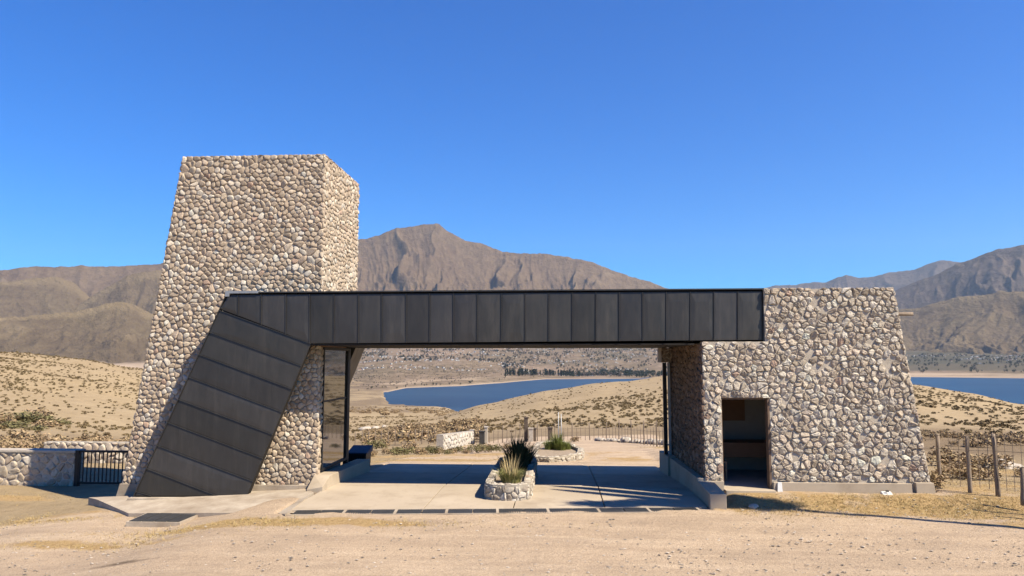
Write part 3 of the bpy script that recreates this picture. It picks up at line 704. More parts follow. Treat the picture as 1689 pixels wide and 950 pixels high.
m = MB(); m.box(WX-.008, WX+.008, wy0+.06, wy1-.06, .37, 1.985); m.box(WX-.008, WX+.008, wy0+.06, wy1-.06, 2.015, GZ-.12); m.build('pane', M['glass'], fr_)
m = MB(); m.box(XR-.34, XR+.12, TF+.0, TF+1.9, GZ-.05, GZ-.004); m.build('lintel', M['brownwood'], gh)
m = MB(); m.box(XR-.09, XR+.035, 20.205, 20.34, 0, GZ-.065); m.build('post', M['dark'], gh)

# kerbs of the passage
def kerb(poly, name='kerb'):
    m = MB(); m.prism([p[0] for p in poly], [p[1] for p in poly]); return m
m = MB()
x0, x1 = XR-.02, XR+.36
m.prism([(x0, 17.1, -.05), (x1-.0, 17.1, -.05), (x1, 17.1, .12), (x0+.0, 17.1, .05)], [(x0, 17.62, -.05), (x1+.0, 17.62, -.05), (x1, 17.62, .30), (x0, 17.62, .30)])
m.prism([(x0, 17.622, -.05), (x1, 17.622, -.05), (x1, 17.622, .30), (x0, 17.622, .30)], [(x0, 21.4, -.25), (x1, 21.4, -.25), (x1, 21.4, .18), (x0, 21.4, .18)])
m.build('kerb', M['concrete'], gh, bevel=.012)
m = MB()
m.prism([(3.10, 15.72, -.1), (3.42, 15.66, -.1), (3.42, 15.66, .30), (3.10, 15.72, .30)], [(3.08, 16.93, -.1), (3.42, 16.93, -.1), (3.42, 16.93, .36), (3.08, 16.93, .36)])
m.prism([(3.08, 16.932, -.1), (3.24, 16.932, -.1), (3.24, 16.932, .42), (3.08, 16.932, .42)], [(3.05, 20.8, -.2), (3.24, 20.8, -.2), (3.24, 20.8, .36), (3.05, 20.8, .36)])
m.prism([(3.0, 20.9, -.3), (3.42, 20.9, -.3), (3.42, 20.9, .38), (3.0, 20.9, .38)], [(3.0, 22.6, -.35), (3.5, 22.6, -.35), (3.5, 22.6, .34), (3.0, 22.6, .34)])
m.build('kerb', M['concrete'], gh, bevel=.012)

# right-hand stone block with the doorway
pTR = aty(1472, 475.5, PF); pBR = aty(1535, 809, PF); pT = aty(1300, 476.5, PF)[2]
PX0 = 3.26; PB = 21.9; s2 = (pBR[0]-pTR[0])/(pTR[2]-.2)
rx = lambda z: pTR[0]+s2*(pTR[2]-z)
d0 = aty(1191.5, 730, PF)[0]; d1 = aty(1271, 730, PF)[0]; dz0 = .20; dz1 = aty(1230, 656, PF)[2]
nx = aty(1260.5, 520, PF)[0]; nz = aty(1200, 563.5, PF)[2]
m = MB(); TK = .32
yf, yb = PF, PF+TK
m.box(PX0, d0, yf, yb, -.1, nz); m.prism([(d0, yf, dz1), (d1, yf, dz1), (d1, yf, nz), (d0, yf, nz)], [(d0, yb, dz1), (d1, yb, dz1), (d1, yb, nz), (d0, yb, nz)])
m.prism([(d1, yf, -.1), (rx(-.1), yf, -.1), (rx(nz), yf, nz), (d1, yf, nz)], [(d1, yb, -.1), (rx(-.1), yb, -.1), (rx(nz), yb, nz), (d1, yb, nz)])
m.prism([(nx, yf, nz), (rx(nz), yf, nz), (rx(pT), yf, pT), (nx, yf, pT)], [(nx, yb, nz), (rx(nz), yb, nz), (rx(pT), yb, pT), (nx, yb, pT)])
m.box(PX0, PX0+TK, yb, PB, -.1, nz-.02)
m.prism([(rx(-.1)-.3, yb, -.1), (rx(-.1), yb, -.1), (rx(pT), yb, pT), (rx(pT)-.3, yb, pT)], [(rx(-.1)-.3, PB, -.1), (rx(-.1), PB, -.1), (rx(pT), PB, pT), (rx(pT)-.3, PB, pT)])
m.box(PX0+TK, rx(3)-.2, PB-.3, PB, -.1, nz-.02)
m.prism([(nx, yb, 2.9), (rx(pT)-.3, yb, 2.9), (rx(pT)-.3, yb, pT-.01), (nx, yb, pT-.01)], [(nx, PB, 2.9), (rx(pT)-.3, PB, 2.9), (rx(pT)-.3, PB, pT-.01), (nx, PB, pT-.01)])
m.box(PX0+TK+.001, nx-.001, yb+.001, PB-.31, 2.95, nz-.03)
blk = m.build('stone_block', M['mortar_mid'], gh)
m = MB()
fo = [(PX0-.02, .375), (rx(.375)+.02, .375), (rx(pT)+.02, pT+.02), (PX0-.02, pT+.02)]
wf = lambda u, v: .10
stones(m, (0, PF, 0), (1, 0, 0), (0, 0, 1), (0, -1, 0), fo, .165, .120, PAL_P, 21, .037, .009, holes=[(d0+.0, d1+.0, -1, dz1), (-1, nx, nz, 9)], white=wf, skip=.045, sharp=1)
stones(m, (PX0, PF, 0), (0, 1, 0), (0, 0, 1), (-1, 0, 0), [(-.02, .3), (PB-PF, .3), (PB-PF, nz-.03), (-.02, nz-.03)], .16, .14, [(.30, .20, .14), (.24, .165, .115), (.34, .235, .17)], 22, .045, .012, white=lambda u, v: 0)  # shade of the passage-side wall put into these darker stone colours
ru = Vector((-s2, 0, 1)).normalized()
stones(m, (rx(.2), PF, .2), (0, 1, 0), ru, Vector((1, 0, s2)), [(-.02, .1), (PB-PF, .1), (PB-PF, (pT-.2)/ru.z), (-.02, (pT-.2)/ru.z)], .22, .18, PAL_P, 23, .03, .010)
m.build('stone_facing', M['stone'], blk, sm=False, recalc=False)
m = MB()
m.box(PX0-.03, d0-.0, PF-.07, PF+.02, .02, .37); m.prism([(d1+.02, PF-.07, .0), (rx(0)-.42, PF-.07, .0), (rx(.37)-.40, PF-.07, .355), (d1+.02, PF-.07, .355)], [(d1+.02, PF+.02, .0), (rx(0)-.42, PF+.02, .0), (rx(.37)-.40, PF+.02, .355), (d1+.02, PF+.02, .355)])
m.prism([(rx(0)-.36, PF-.11, .0), (rx(0)+.05, PF-.11, .0), (rx(.37)+.05, PF-.11, .38), (rx(.37)-.33, PF-.11, .38)], [(rx(0)-.36, PB, .0), (rx(0)+.05, PB, .0), (rx(.37)+.05, PB, .38), (rx(.37)-.33, PB, .38)])
m.build('plinth', M['concrete'], gh, bevel=.01)
m = MB(); m.box(d0-.0, d1+.02, PF-.25, PF+.32, .02, dz0); m.build('threshold', M['concrete'], gh, bevel=.01)
m = MB(); m.box(d1-.045, d1-.001, PF-.01, PF+.2, dz0, dz1-.001); m.box(d0+.001, d1-.046, PF+.05, PF+.2, dz1-.04, dz1-.001); m.box(d0+.001, d0+.03, PF+.08, PF+.2, dz0, dz1-.041)
m.build('door_frame', M['rust'], gh)
# room behind the doorway
m = MB(); m.box(PX0+TK+.002, rx(0)-.32, yb+.002, PB-.302, .05, .19); m.build('floor_slab', M['plaster'], gh)
m = MB(); m.box(PX0+TK+.02, 7.4, 19.9, 20.02, .19, 2.9); m.build('partition', M['plaster'], gh)
m = MB(); m.box(3.5, 4.86, 19.84, 19.898, 1.45, 2.85); m.build('panelling', M['brownwood'], gh)
# stone lintel and steel post on the far side of the passage
m = MB(); m.box(2.92, PX0-.05, 21.2, 22.0, SOF-.45, SOF-.04); lt = m.build('lintel', M['mortar'], gh)
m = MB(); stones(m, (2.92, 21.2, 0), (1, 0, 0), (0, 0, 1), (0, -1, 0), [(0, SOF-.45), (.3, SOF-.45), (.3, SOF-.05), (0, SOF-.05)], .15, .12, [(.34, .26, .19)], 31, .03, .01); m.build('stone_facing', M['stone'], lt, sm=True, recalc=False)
m = MB(); m.box(3.0, 3.1, 21.5, 21.62, .3, SOF-.46); m.build('post', M['dark'], gh)
m = MB(); m.box(3.11, 3.17, 21.3, 21.4, .3, SOF-.46); m.build('post', M['zinc'], gh)
m = MB(); q = aty(1483, 518, PF+1.5); m.tube([(q[0]-.3, q[1], q[2]), (q[0]+.32, q[1], q[2]+.0)], .045, 10); m.build('drain_pipe', M['wood'], gh, sm=True)

# furniture seen through the doorway
ch = empty('chair', (3.72, 18.3, .19), 'pale wooden chair just inside the dark doorway', 'chair')
m = MB(); m.box(3.58, 3.98, 18.05, 18.5, .60, .64); m.build('seat', M['wood'], ch)
for (x, y) in ((3.60, 18.07), (3.94, 18.07), (3.60, 18.46), (3.94, 18.46)):
    m = MB(); m.box(x, x+.035, y, y+.035, .19, .60); m.build('leg', M['wood'], ch)
m = MB(); m.box(3.58, 3.62, 18.05, 18.5, .66, 1.05); m.build('backrest', M['wood'], ch)
bn = empty('desk', (4.6, 19.2, .19), 'long dark desk against the back of the small room', 'desk')
m = MB(); m.box(3.64, 6.4, 18.95, 19.75, .93, .98); m.build('desk_top', M['brownwood'], bn)
m = MB(); m.box(3.66, 6.3, 19.0, 19.03, .62, .925); m.build('front_panel', M['brownwood'], bn)
for x in (3.7, 6.2): m = MB(); m.box(x, x+.06, 19.04, 19.1, .19, .93); m.build('leg', M['dark'], bn)

# ---------------------------------------------------------------- things round the gate
# stone garden wall at the left, with coping
GW = 20.75
wx1 = aty(124, 743, GW)[0]; wz1 = aty(60, 743, GW)[2]
gw = empty('stone_wall', (wx1-3, GW, -.6), 'low boundary wall of pale fitted stone with a smooth coping, left of the railing', 'wall')
m = MB(); m.box(-34, wx1, GW, GW+.4, -1.0, wz1-.06); core = m.build('masonry', M['mortar_mid'], gw)
m = MB(); stones(m, (0, GW, 0), (1, 0, 0), (0, 0, 1), (0, -1, 0), [(-24, -.75), (wx1, -.75), (wx1, wz1-.07), (-24, wz1-.07)], .27, .17, [(.58, .485, .37), (.63, .535, .415), (.53, .435, .33), (.67, .58, .46), (.56, .45, .34)], 41, .022, .012, sharp=1)
stones(m, (wx1, GW, 0), (0, 1, 0), (0, 0, 1), (1, 0, 0), [(0, -.75), (.4, -.75), (.4, wz1-.07), (0, wz1-.07)], .3, .24, [(.60, .53, .44)], 42, .02, .012, sharp=1)
m.build('stone_facing', M['stone'], core, sm=True, recalc=False)
m = MB(); m.box(-34, wx1+.03, GW-.05, GW+.45, wz1-.055, wz1+.01); m.build('coping', M['boulder'], gw, bevel=.01)
# railing gate
rg_x1 = aty(222, 743, GW)[0]
rg = empty('railing', (wx1+.8, GW+.1, -.5), 'black steel railing between the low wall and the tower', 'railing')
zt, zb_ = aty(170, 743, GW)[2], aty(170, 797, GW)[2]
m = MB(); m.box(wx1+.02, wx1+.13, GW-.02, GW+.1, -.7, zt); m.box(wx1+.13, rg_x1+.7, GW+.01, GW+.07, zt-.06, zt); m.box(wx1+.13, rg_x1+.7, GW+.01, GW+.07, zb_-.03, zb_+.03); m.build('frame', M['dark'], rg)
x = wx1+.24
while x < rg_x1+.65:
    m = MB(); m.box(x-.011, x+.011, GW+.025, GW+.055, zb_+.03, zt-.06); m.build('bar', M['dark'], rg); x += .1165
# a second low wall seen through the railing
m = MB(); fw = empty('stone_wall', (-14, 24.5, -.8), 'rough pale stone wall seen through the bars of the railing', 'wall')
m.box(-18.8, -9.2, 26.4, 26.75, -1.8, .02); c2 = m.build('masonry', M['mortar_pale'], fw)
m = MB(); stones(m, (0, 26.4, 0), (1, 0, 0), (0, 0, 1), (0, -1, 0), [(-18.8, -1.5), (-9.2, -1.5), (-9.2, .02), (-18.8, .02)], .3, .24, PAL_P, 44, .03, .014); m.build('stone_facing', M['stone'], c2, sm=True, recalc=False)

# drain across the mouth of the driveway
dr_ = empty('trench_drain', (-1, 15.1, 0), 'long dark slotted drain across the mouth of the driveway', 'drain')
a = Vector((SLAB[0][0], SLAB[0][1], 0)); b = Vector((SLAB[1][0], SLAB[1][1], 0)); dd = (b-a); Ld = dd.length; dd.normalize(); nn = Vector((-dd.y, dd.x, 0))
m = MB()
def quadbar(m, t0, t1, w0, w1, z0, z1):
    c = [a+dd*t0+nn*w0, a+dd*t1+nn*w0, a+dd*t1+nn*w1, a+dd*t0+nn*w1]
    m.prism([(p.x, p.y, z0) for p in c], [(p.x, p.y, z1) for p in c])
quadbar(m, 0, Ld, 0, .035, -.1, .012); quadbar(m, 0, Ld, .46, .5, -.1, .012)
m.build('frame', M['concrete2'], dr_)
t = .1; ngr = 16; stp = (Ld-.2)/ngr
for k in range(ngr):
    m = MB(); t0 = .1+k*stp; 
    quadbar(m, t0+.012, t0+stp-(.05 if k % 2 else .015), .04, .455, -.03, .004)
    for q in range(9): quadbar(m, t0+.05+q*(stp-.1)/9, t0+.05+q*(stp-.1)/9+.02, .05, .44, .004, .010)
    m.build('grate', M['slate'], dr_)
    if k % 2:
        m = MB(); quadbar(m, t0+stp-.046, t0+stp+.008, .036, .459, -.03, .0125); m.build('divider', M['concrete2'], dr_)
# slatted grate in the gravel at left
mh = empty('ground_grate', atz(270, 852, -.2), 'dark rectangular cover set in a pale frame in the gravel before the metal leg', 'grate')
zq = -.20
c4 = [atz(212, 860, zq), atz(296, 861, zq), atz(330, 847, zq), atz(242, 847, zq)]
cc = Vector((sum(p[0] for p in c4)/4, sum(p[1] for p in c4)/4, 0))
m = MB(); o4 = [(cc.x+(p[0]-cc.x)*1.06, cc.y+(p[1]-cc.y)*1.1, zq) for p in c4]
m.prism([(p[0], p[1], -.6) for p in o4], o4); m.build('frame', M['concrete2'], mh)
for k in range(4):
    m = MB(); lerp = lambda p, q, t: (p[0]+(q[0]-p[0])*t, p[1]+(q[1]-p[1])*t)
    t0, t1 = k/4+.01, (k+1)/4-.01
    q = [lerp(c4[0], c4[1], t0), lerp(c4[0], c4[1], t1), lerp(c4[3], c4[2], t1), lerp(c4[3], c4[2], t0)]
    m.prism([(p[0], p[1], zq-.02) for p in q], [(p[0], p[1], zq+.012) for p in q]); m.build('cover', M['slate'], mh)

# planters --------------------------------------------------------
def planter(name, loop, h0, th, label, z0=0, seed=1, pal=PAL_P, soil=True):
    c = Vector((sum(p[0] for p in loop)/len(loop), sum(p[1] for p in loop)/len(loop), 0))
    e_ = empty(name, (c.x, c.y, z0), label, 'planter')
    n = len(loop); inn = []
    for i in range(n):
        p = Vector((*loop[i], 0)); pa = Vector((*loop[i-1], 0)); pb = Vector((*loop[(i+1) % n], 0))
        t = (pb-pa).normalized(); nr = Vector((-t.y, t.x, 0)); 
        if (c-p).dot(nr) < 0: nr = -nr
        inn.append(p+nr*th)
    m = MB(); vs = []; fs = []
    hz = lambda i: h0[i] if isinstance(h0, list) else h0
    gz_ = lambda x, y: float(Gz(x, y))-.1
    for i in range(n):
        x, y = loop[i]; vs += [(x, y, gz_(x, y)-.1), (x, y, z0+hz(i)), (inn[i].x, inn[i].y, z0+hz(i)), (inn[i].x, inn[i].y, gz_(x, y)-.1)]
    for i in range(n):
        j = (i+1) % n
        for k in range(3): fs.append((i*4+k, j*4+k, j*4+k+1, i*4+k+1))
    m.add(vs, fs); rim = m.build('rim', M['mortar_pale'], e_)
    m = MB()
    for i in range(n):
        j = (i+1) % n; p = Vector((*loop[i], 0)); q = Vector((*loop[j], 0)); d = q-p; L = d.length; d.normalize(); nr = Vector((d.y, -d.x, 0))
        if (p-c).dot(nr) < 0: nr = -nr
        hm = z0+min(hz(i), hz(j))
        stones(m, (p.x, p.y, 0), d, (0, 0, 1), nr, [(-.01, gz_(p.x, p.y)), (L+.01, gz_(p.x, p.y)), (L+.01, hm-.03), (-.01, hm-.03)], .17, .13, pal, seed+i, .02, .008, sharp=1)
        stones(m, (p.x, p.y, hm-.0), d, -nr, (0, 0, 1), [(0, 0), (L, 0), (L, th), (0, th)], .17, .14, pal, seed+50+i, .012, .006, sharp=1)
    m.build('stone_facing', M['stone'], rim, sm=True, recalc=False)
    if soil:
        m = MB(); m.add([(p.x, p.y, z0+(hz(i)-.1)) for i, p in enumerate(inn)], [tuple(range(n))]); m.build('soil', M['ground2'], e_)
    return e_
M['ground2'] = simple('planter_soil', (.30, .23, .16), (.48, .38, .28), 9, .97, .8, .03, bscale=30)
pf = [(-1.62, 16.75), (-1.58, 16.45), (-1.42, 16.30), (-1.15, 16.24), (-.86, 16.28), (-.66, 16.42), (-.60, 16.75), (-.60, 18.5), (-.60, 20.6), (-.78, 21.0), (-1.45, 21.0), (-1.6, 20.6), (-1.62, 18.5)]
pal_w = [(.60, .53, .44), (.68, .62, .53), (.50, .44, .36), (.40, .34, .28), (.72, .66, .58)]
planter('planter', pf, .34, .17, 'long stone planter in mid-driveway with a pale grass tuft at its near end', 0, 70, pal_w)
q0 = atr(878, 760, 24.6); zc = float(Gz(q0[0], q0[1]))
pb_ = [atr(876, 758, 27)[:2], atr(882, 762, 25.6)[:2], atr(905, 763, 25.4)[:2], atr(935, 761, 25.8)[:2], atr(960, 757, 26.5)[:2], atr(963, 753, 28)[:2], atr(925, 750, 31)[:2], atr(885, 752, 30)[:2]]
pb_ = [tuple(p) for p in pb_]
planter('planter', pb_, [.28]*8, .2, 'second stone planter farther along the track beyond the gate with a green bush', float(np.mean([float(Gz(*p)) for p in pb_])), 90, pal_w)

# plants ------------------------------------------------------------
def leafmat(name, c1, c2, rough=.7):
    m, n, b = newmat(name); a = n.nodes.new('ShaderNodeVertexColor'); a.layer_name = 'tint'
    t = noise_node(n, 6, 3, .6); c = mix(n, 1.0, ramp(n, t.outputs[0], [(.3, c1), (.7, c2)]).outputs[0], a.outputs[0], 'MULTIPLY')
    n.links.new(c, b.inputs['Base Color']); b.inputs['Roughness'].default_value = rough; b.inputs['Specular IOR Level'].default_value = .2
    return m
M['straw'] = leafmat('straw_blade', (.46, .36, .17), (.60, .49, .26)); M['green'] = leafmat('green_blade', (.13, .15, .045), (.22, .23, .08))
M['darkleaf'] = leafmat('dark_leaf', (.03, .045, .02), (.055, .075, .035)); M['scrub'] = leafmat('scrub_leaf', (.15, .105, .05), (.28, .205, .105))
M['olive'] = leafmat('olive_leaf', (.13, .115, .05), (.24, .21, .10)); M['brownbrush'] = leafmat('brown_brush', (.26, .18, .105), (.44, .32, .19))
M['conifer'] = leafmat('conifer_leaf', (.018, .028, .016), (.035, .05, .028)); M['grey_tree'] = leafmat('winter_crown', (.13, .105, .085), (.19, .155, .12))
def blades(m, c, n, h, spread, lean, wd, rnd, col=(1, 1, 1), droop=.25, colv=.25, base_r=None, segs=3):
    for _ in range(n):
        a = rnd.uniform(0, 2*math.pi); rr = spread*math.sqrt(rnd.random()); bx, by = c[0]+rr*math.cos(a), c[1]+rr*math.sin(a)
        a2 = a+rnd.uniform(-.6, .6); hh = h*rnd.uniform(.55, 1.05); ln = lean*rnd.uniform(.3, 1.1); k = rnd.uniform(1-colv, 1+colv)
        sx, sy = -math.sin(a2)*wd/2, math.cos(a2)*wd/2; pts = []
        for s_ in range(segs+1):
            t = s_/segs; o_ = ln*hh*t**1.6; z = c[2]+hh*(t-droop*lean*t*t); w_ = (1-t)**.7
            x = bx+math.cos(a2)*o_; y = by+math.sin(a2)*o_
            if s_ == segs: pts.append((x, y, z))
            else: pts += [(x-sx*w_, y-sy*w_, z), (x+sx*w_, y+sy*w_, z)]
        fs = [(2*q, 2*q+1, 2*q+3, 2*q+2) for q in range(segs-1)]+[(2*segs-2, 2*segs-1, 2*segs)]
        m.add(pts, fs, 0, (col[0]*k, col[1]*k, col[2]*k))
rnd = random.Random(4)
pl = empty('grass_tuft', (-1.05, 17.15, .32), 'pale yellow-green grass tuft at the near end of the driveway planter', 'plant')
m = MB(); blades(m, (-1.08, 17.15, .24), 420, .40, .22, .8, .014, rnd, (.8, .95, .7)); m.build('leaves', M['straw'], pl, recalc=False)
m = MB(); blades(m, (-1.08, 17.15, .24), 260, .38, .20, .9, .014, rnd); m.build('green_leaves', M['green'], pl, recalc=False)
m = MB(); blades(m, (-1.08, 17.15, .24), 90, .78, .14, .38, .014, rnd, (1.15, 1.1, 1.1)); m.build('seed_stalks', M['straw'], pl, recalc=False)
pl = empty('spiky_plant', (-1.0, 19.4, .3), 'tall dark spiky plant in the shade behind the pale grass tuft', 'plant')
m = MB(); blades(m, (-1.0, 19.4, .22), 430, .82, .26, .62, .035, rnd, droop=.2); blades(m, (-1.05, 19.4, .4), 160, .78, .1, .42, .035, rnd); blades(m, (-1.2, 18.8, .22), 200, .55, .22, .7, .02, rnd); m.build('leaves', M['darkleaf'], pl, recalc=False)
q = atr(922, 748, 28.5); zq = float(Gz(q[0], q[1]))+.2
pl = empty('green_bush', (q[0], q[1], zq), 'bright green bush growing in the farther planter', 'plant')
m = MB()
for k in range(9): blades(m, (q[0]+rnd.uniform(-.45, .45), q[1]+rnd.uniform(-.3, .3), zq), 120, rnd.uniform(.35, .6), .14, .55, .022, rnd, (1.15, 1.2, .9))
blades(m, (q[0]-.05, q[1], zq+.1), 160, .68, .2, .45, .022, rnd, (1, 1.1, .8)); m.build('leaves', M['green'], pl, recalc=False)

# litter bins --------------------------------------------------------
b0 = aty(577, 765, 22.6); b1 = aty(604, 770, 22.6)
bx0, bx1 = aty(574, 750, 22.6)[0], aty(604, 750, 22.6)[0]; bz = aty(590, 746, 22.6)[2]
bi = empty('litter_bin', ((bx0+bx1)/2, 22.9, -.3), 'dark box bin with a sloping blue lid behind the tower', 'bin')
m = MB(); m.prism([(bx0+.03, 22.6, -.4), (bx1-.04, 22.6, -.4), (bx1, 22.6, bz-.05), (bx0, 22.6, bz-.05)], [(bx0+.03, 23.25, -.4), (bx1-.04, 23.25, -.4), (bx1, 23.25, bz-.05), (bx0, 23.25, bz-.05)])
for k in range(7): x = bx0+.06+k*(bx1-bx0-.12)/6; m.box(x-.008, x+.008, 22.585, 22.599, -.35, bz-.1)
m.build('body', M['dark'], bi, bevel=.01)
m = MB(); m.prism([(bx0-.03, 22.55, bz-.045), (bx1+.03, 22.55, bz-.045), (bx1+.03, 22.55, bz-.01), (bx0-.03, 22.55, bz-.01)], [(bx0-.03, 23.3, bz-.045), (bx1+.03, 23.3, bz-.045), (bx1+.03, 23.3, bz+.14), (bx0-.03, 23.3, bz+.14)]); m.build('lid', M['bluegrey'], bi, bevel=.012)
# little floodlight and a white tag at the plinth
q = aty(1463, 800, PF-.2)
fl = empty('floodlight', q, 'small white floodlight lying on the plinth ledge of the right stone block', 'light')
m = MB(); m.prism([(q[0]-.15, q[1]-.12, .06), (q[0]+.15, q[1]-.12, .06), (q[0]+.10, q[1]-.10, .13), (q[0]-.10, q[1]-.10, .13)], [(q[0]-.15, q[1]+.09, .06), (q[0]+.15, q[1]+.09, .06), (q[0]+.10, q[1]+.09, .2), (q[0]-.10, q[1]+.09, .2)]); m.build('housing', M['white'], fl, bevel=.01)
m = MB(); m.box(q[0]-.03, q[0]+.03, q[1]-.02, q[1]+.02, .2, .23); m.build('bracket', M['slate'], fl)
q = aty(1285, 798, PF-.12)
sg = MB(); sg.prism([(q[0]-.05, q[1]-.04, .05), (q[0]+.07, q[1]-.04, .05), (q[0]+.07, q[1]+.03, .36), (q[0]-.02, q[1]+.03, .36)], [(q[0]-.05, q[1]-.005, .05), (q[0]+.07, q[1]-.005, .05), (q[0]+.07, q[1]+.045, .36), (q[0]-.02, q[1]+.045, .36)])
tag(sg.build('white_slab', M['white'], bevel=.006), 'small white slab leaning on the plinth beside the doorway', 'slab')

# boulders
def boulder(x, y, z, s, seed, mat=None, name='boulder'):
    r_ = random.Random(seed); bm = bmesh.new(); bmesh.ops.create_icosphere(bm, subdivisions=3, radius=1)
    k = [Vector((r_.uniform(-1, 1), r_.uniform(-1, 1), r_.uniform(-1, 1))).normalized() for _ in range(9)]; dk = [r_.uniform(.62, .9) for _ in k]
    for v in bm.verts:
        for n_, d_ in zip(k, dk):
            t = v.co.dot(n_)
            if t > d_: v.co -= n_*(t-d_)*.9
        v.co = Vector((v.co.x*s[0], v.co.y*s[1], v.co.z*s[2]))
    me = bpy.data.meshes.new(name); bm.to_mesh(me); bm.free(); o = link(name, me, mat or M['boulder'], None, True); o.location = (x, y, z); o.rotation_euler = (0, 0, r_.uniform(0, 3)); return o
for k, (px, py, s) in enumerate([(1586, 777, .16), (1600, 772, .11), (1612, 774, .13), (1628, 770, .15), (1638, 776, .22), (1652, 768, .28), (1662, 777, .2), (1672, 772, .16), (1680, 776, .14), (1602, 783, .1), (1618, 782, .09)]):
    p = atr(px, py, 27+k*.13); o = boulder(p[0], p[1], float(Gz(p[0], p[1]))+s*.3, (s*1.3, s, s*.9), 100+k)
    tag(o, 'pale boulder in the heap behind the fence posts at far right', 'rock', 'heap of pale rocks behind the post fence')
for k in range(26):
    px = 985+k*5.0+rnd.uniform(-2, 2); r_ = 44-(k*.25); p = atr(px, 720, r_); s = rnd.uniform(.10, .2); o = boulder(p[0], p[1], float(Gz(p[0], p[1]))+s*.6, (s*1.3, s, s), 140+k)
    tag(o, 'pale boulder in the row behind the wire fence beyond the gate', 'rock', 'row of pale rocks along the distant fence')
p = atr(655, 693, 130)
for k in range(6):
    s = rnd.uniform(.35, .8); o = boulder(p[0]+rnd.uniform(-5, 5), p[1]+rnd.uniform(-6, 6), 0, (s*1.6, s, s*.7), 180+k); o.location.z = float(Gz(o.location.x, o.location.y))+.1
    tag(o, 'white rock in the cluster on the slope below the lake', 'rock', 'white rocks on the slope below the lake')
o = boulder(*atz(1243, 838, 0)[:2], .02, (.14, .09, .07), 200); tag(o, 'flat pale stone on the dark soil beside the right kerb', 'rock')

# fences --------------------------------------------------------
def post(m, x, y, z0, z1, w, rnd_):
    dx, dy = rnd_.uniform(-.03, .03), rnd_.uniform(-.03, .03); n = 5; pts = []
    for k in range(n+1):
        t = k/n; pts.append((x+dx*t+rnd_.uniform(-.006, .006), y+dy*t, z0+(z1-z0)*t))
    m.tube(pts, [w*(1.08-.2*k/n)*rnd_.uniform(.93, 1.06) for k in range(n+1)], 6)
fe = empty('post_fence', (11.5, 21, 0), 'weathered wooden post fence with wires right of the stone block', 'fence')
tops = []
for (px, yt, yb2, r_) in ((1550, 716, 801, 20.0), (1600, 719, 808, 19.2), (1646.5, 716, 811, 19.0), (1687, 772, 817, 18.3), (1745, 716, 826, 18.0), (1800, 716, 830, 17.6)):
    a_ = atr(px, yb2, r_); b_ = atr(px, yt, r_); m = MB(); post(m, a_[0], a_[1], a_[2]-.2, b_[2], .045, rnd); m.build('post', M['wood'], fe, sm=True); tops.append((a_[0], a_[1], a_[2], max(b_[2], a_[2]+1.35)))
M['wire'] = simple('fence_wire', (.10, .09, .08), (.2, .18, .16), 20, .6, 0, metallic=.5)
for hz_ in (.25, .55, .85, 1.15):
    m = MB(); pts = [(tops[0][0]-3.0, tops[0][1]+.8, tops[0][2]+hz_)]+[(t[0], t[1]-.05, t[2]+hz_) for t in tops]; m.tube(pts, .004, 4); m.build('wire', M['wire'], fe)
for k in range(14):      # thin droppers
    t = k/13*4.3; i = int(t); f = t-i; A_, B_ = tops[i], tops[min(i+1, 5)]; x, y, z = [A_[q]+(B_[q]-A_[q])*f for q in range(3)]
    if f < .08: continue
    m = MB(); m.tube([(x, y-.05, z+.05), (x+.01, y-.05, z+1.2)], .006, 5); m.build('dropper', M['wood'], fe)
f2 = empty('post_fence', atr(1000, 720, 46), 'long thin-posted wire fence crossing the land beyond the gate', 'fence')
k = 0; prev = None; wires = {.3: [], .7: [], 1.0: []}
for px in list(np.arange(800, 1000, 7.2))+list(np.arange(1000, 1104, 5.2)):
    r_ = 46 if px < 1000 else 46-(px-1000)*.12; p = atr(px, 722, r_); z = float(Gz(p[0], p[1])); hgt = (.8 if k % 4 else 1.05)*(1.15 if px > 1000 else 1.0)
    m = MB(); post(m, p[0], p[1], z-.1, z+hgt, .018 if k % 4 else .036, rnd); m.build('post', M['wood'], f2, sm=True); k += 1
    for h_ in wires: wires[h_].append((p[0], p[1], z+h_))
for h_, pts in wires.items(): m = MB(); m.tube(pts, .006, 4); m.build('wire', M['wire'], f2)
f3 = empty('post_fence', atr(660, 725, 50), 'low wire fence running left of the small white wall in the distance', 'fence')
for px in np.arange(575, 728, 11):
    r_ = 52; p = atr(px, 722, r_); z = float(Gz(p[0], p[1])); m = MB(); post(m, p[0], p[1], z-.1, z+1.0, .03, rnd); m.build('post', M['wood'], f3, sm=True)
m = MB(); m.tube([(lambda p: (p[0], p[1], float(Gz(p[0], p[1]))+.85))(atr(px, 722, 52)) for px in np.arange(575, 728, 11)], .008, 4); m.build('wire', M['wire'], f3)

# small far gateway
def wallpiece(px0, px1, r0_, r1_, yt0, yt1, th=.3):
    A_ = atr(px0, yt0, r0_); B_ = atr(px1, yt1, r1_); return A_, B_
A_, B_ = wallpiece(731, 781, 38, 44, 717, 711)
w2 = empty('stone_wall', A_, 'short whitish stone wall end beside the small distant gate', 'wall')
zA = float(Gz(A_[0], A_[1]))-.3; zB = float(Gz(B_[0], B_[1]))-.3
m = MB(); d = Vector((B_[0]-A_[0], B_[1]-A_[1], 0)).normalized(); n_ = Vector((-d.y, d.x, 0))*.35
m.prism([(A_[0], A_[1], zA), (B_[0], B_[1], zB), (B_[0], B_[1], B_[2]), (A_[0], A_[1], A_[2])], [(A_[0]+n_.x, A_[1]+n_.y, zA), (B_[0]+n_.x, B_[1]+n_.y, zB), (B_[0]+n_.x, B_[1]+n_.y, B_[2]), (A_[0]+n_.x, A_[1]+n_.y, A_[2])])
c3 = m.build('masonry', M['boulder'], w2)
Ls = math.hypot(B_[0]-A_[0], B_[1]-A_[1]); m = MB()
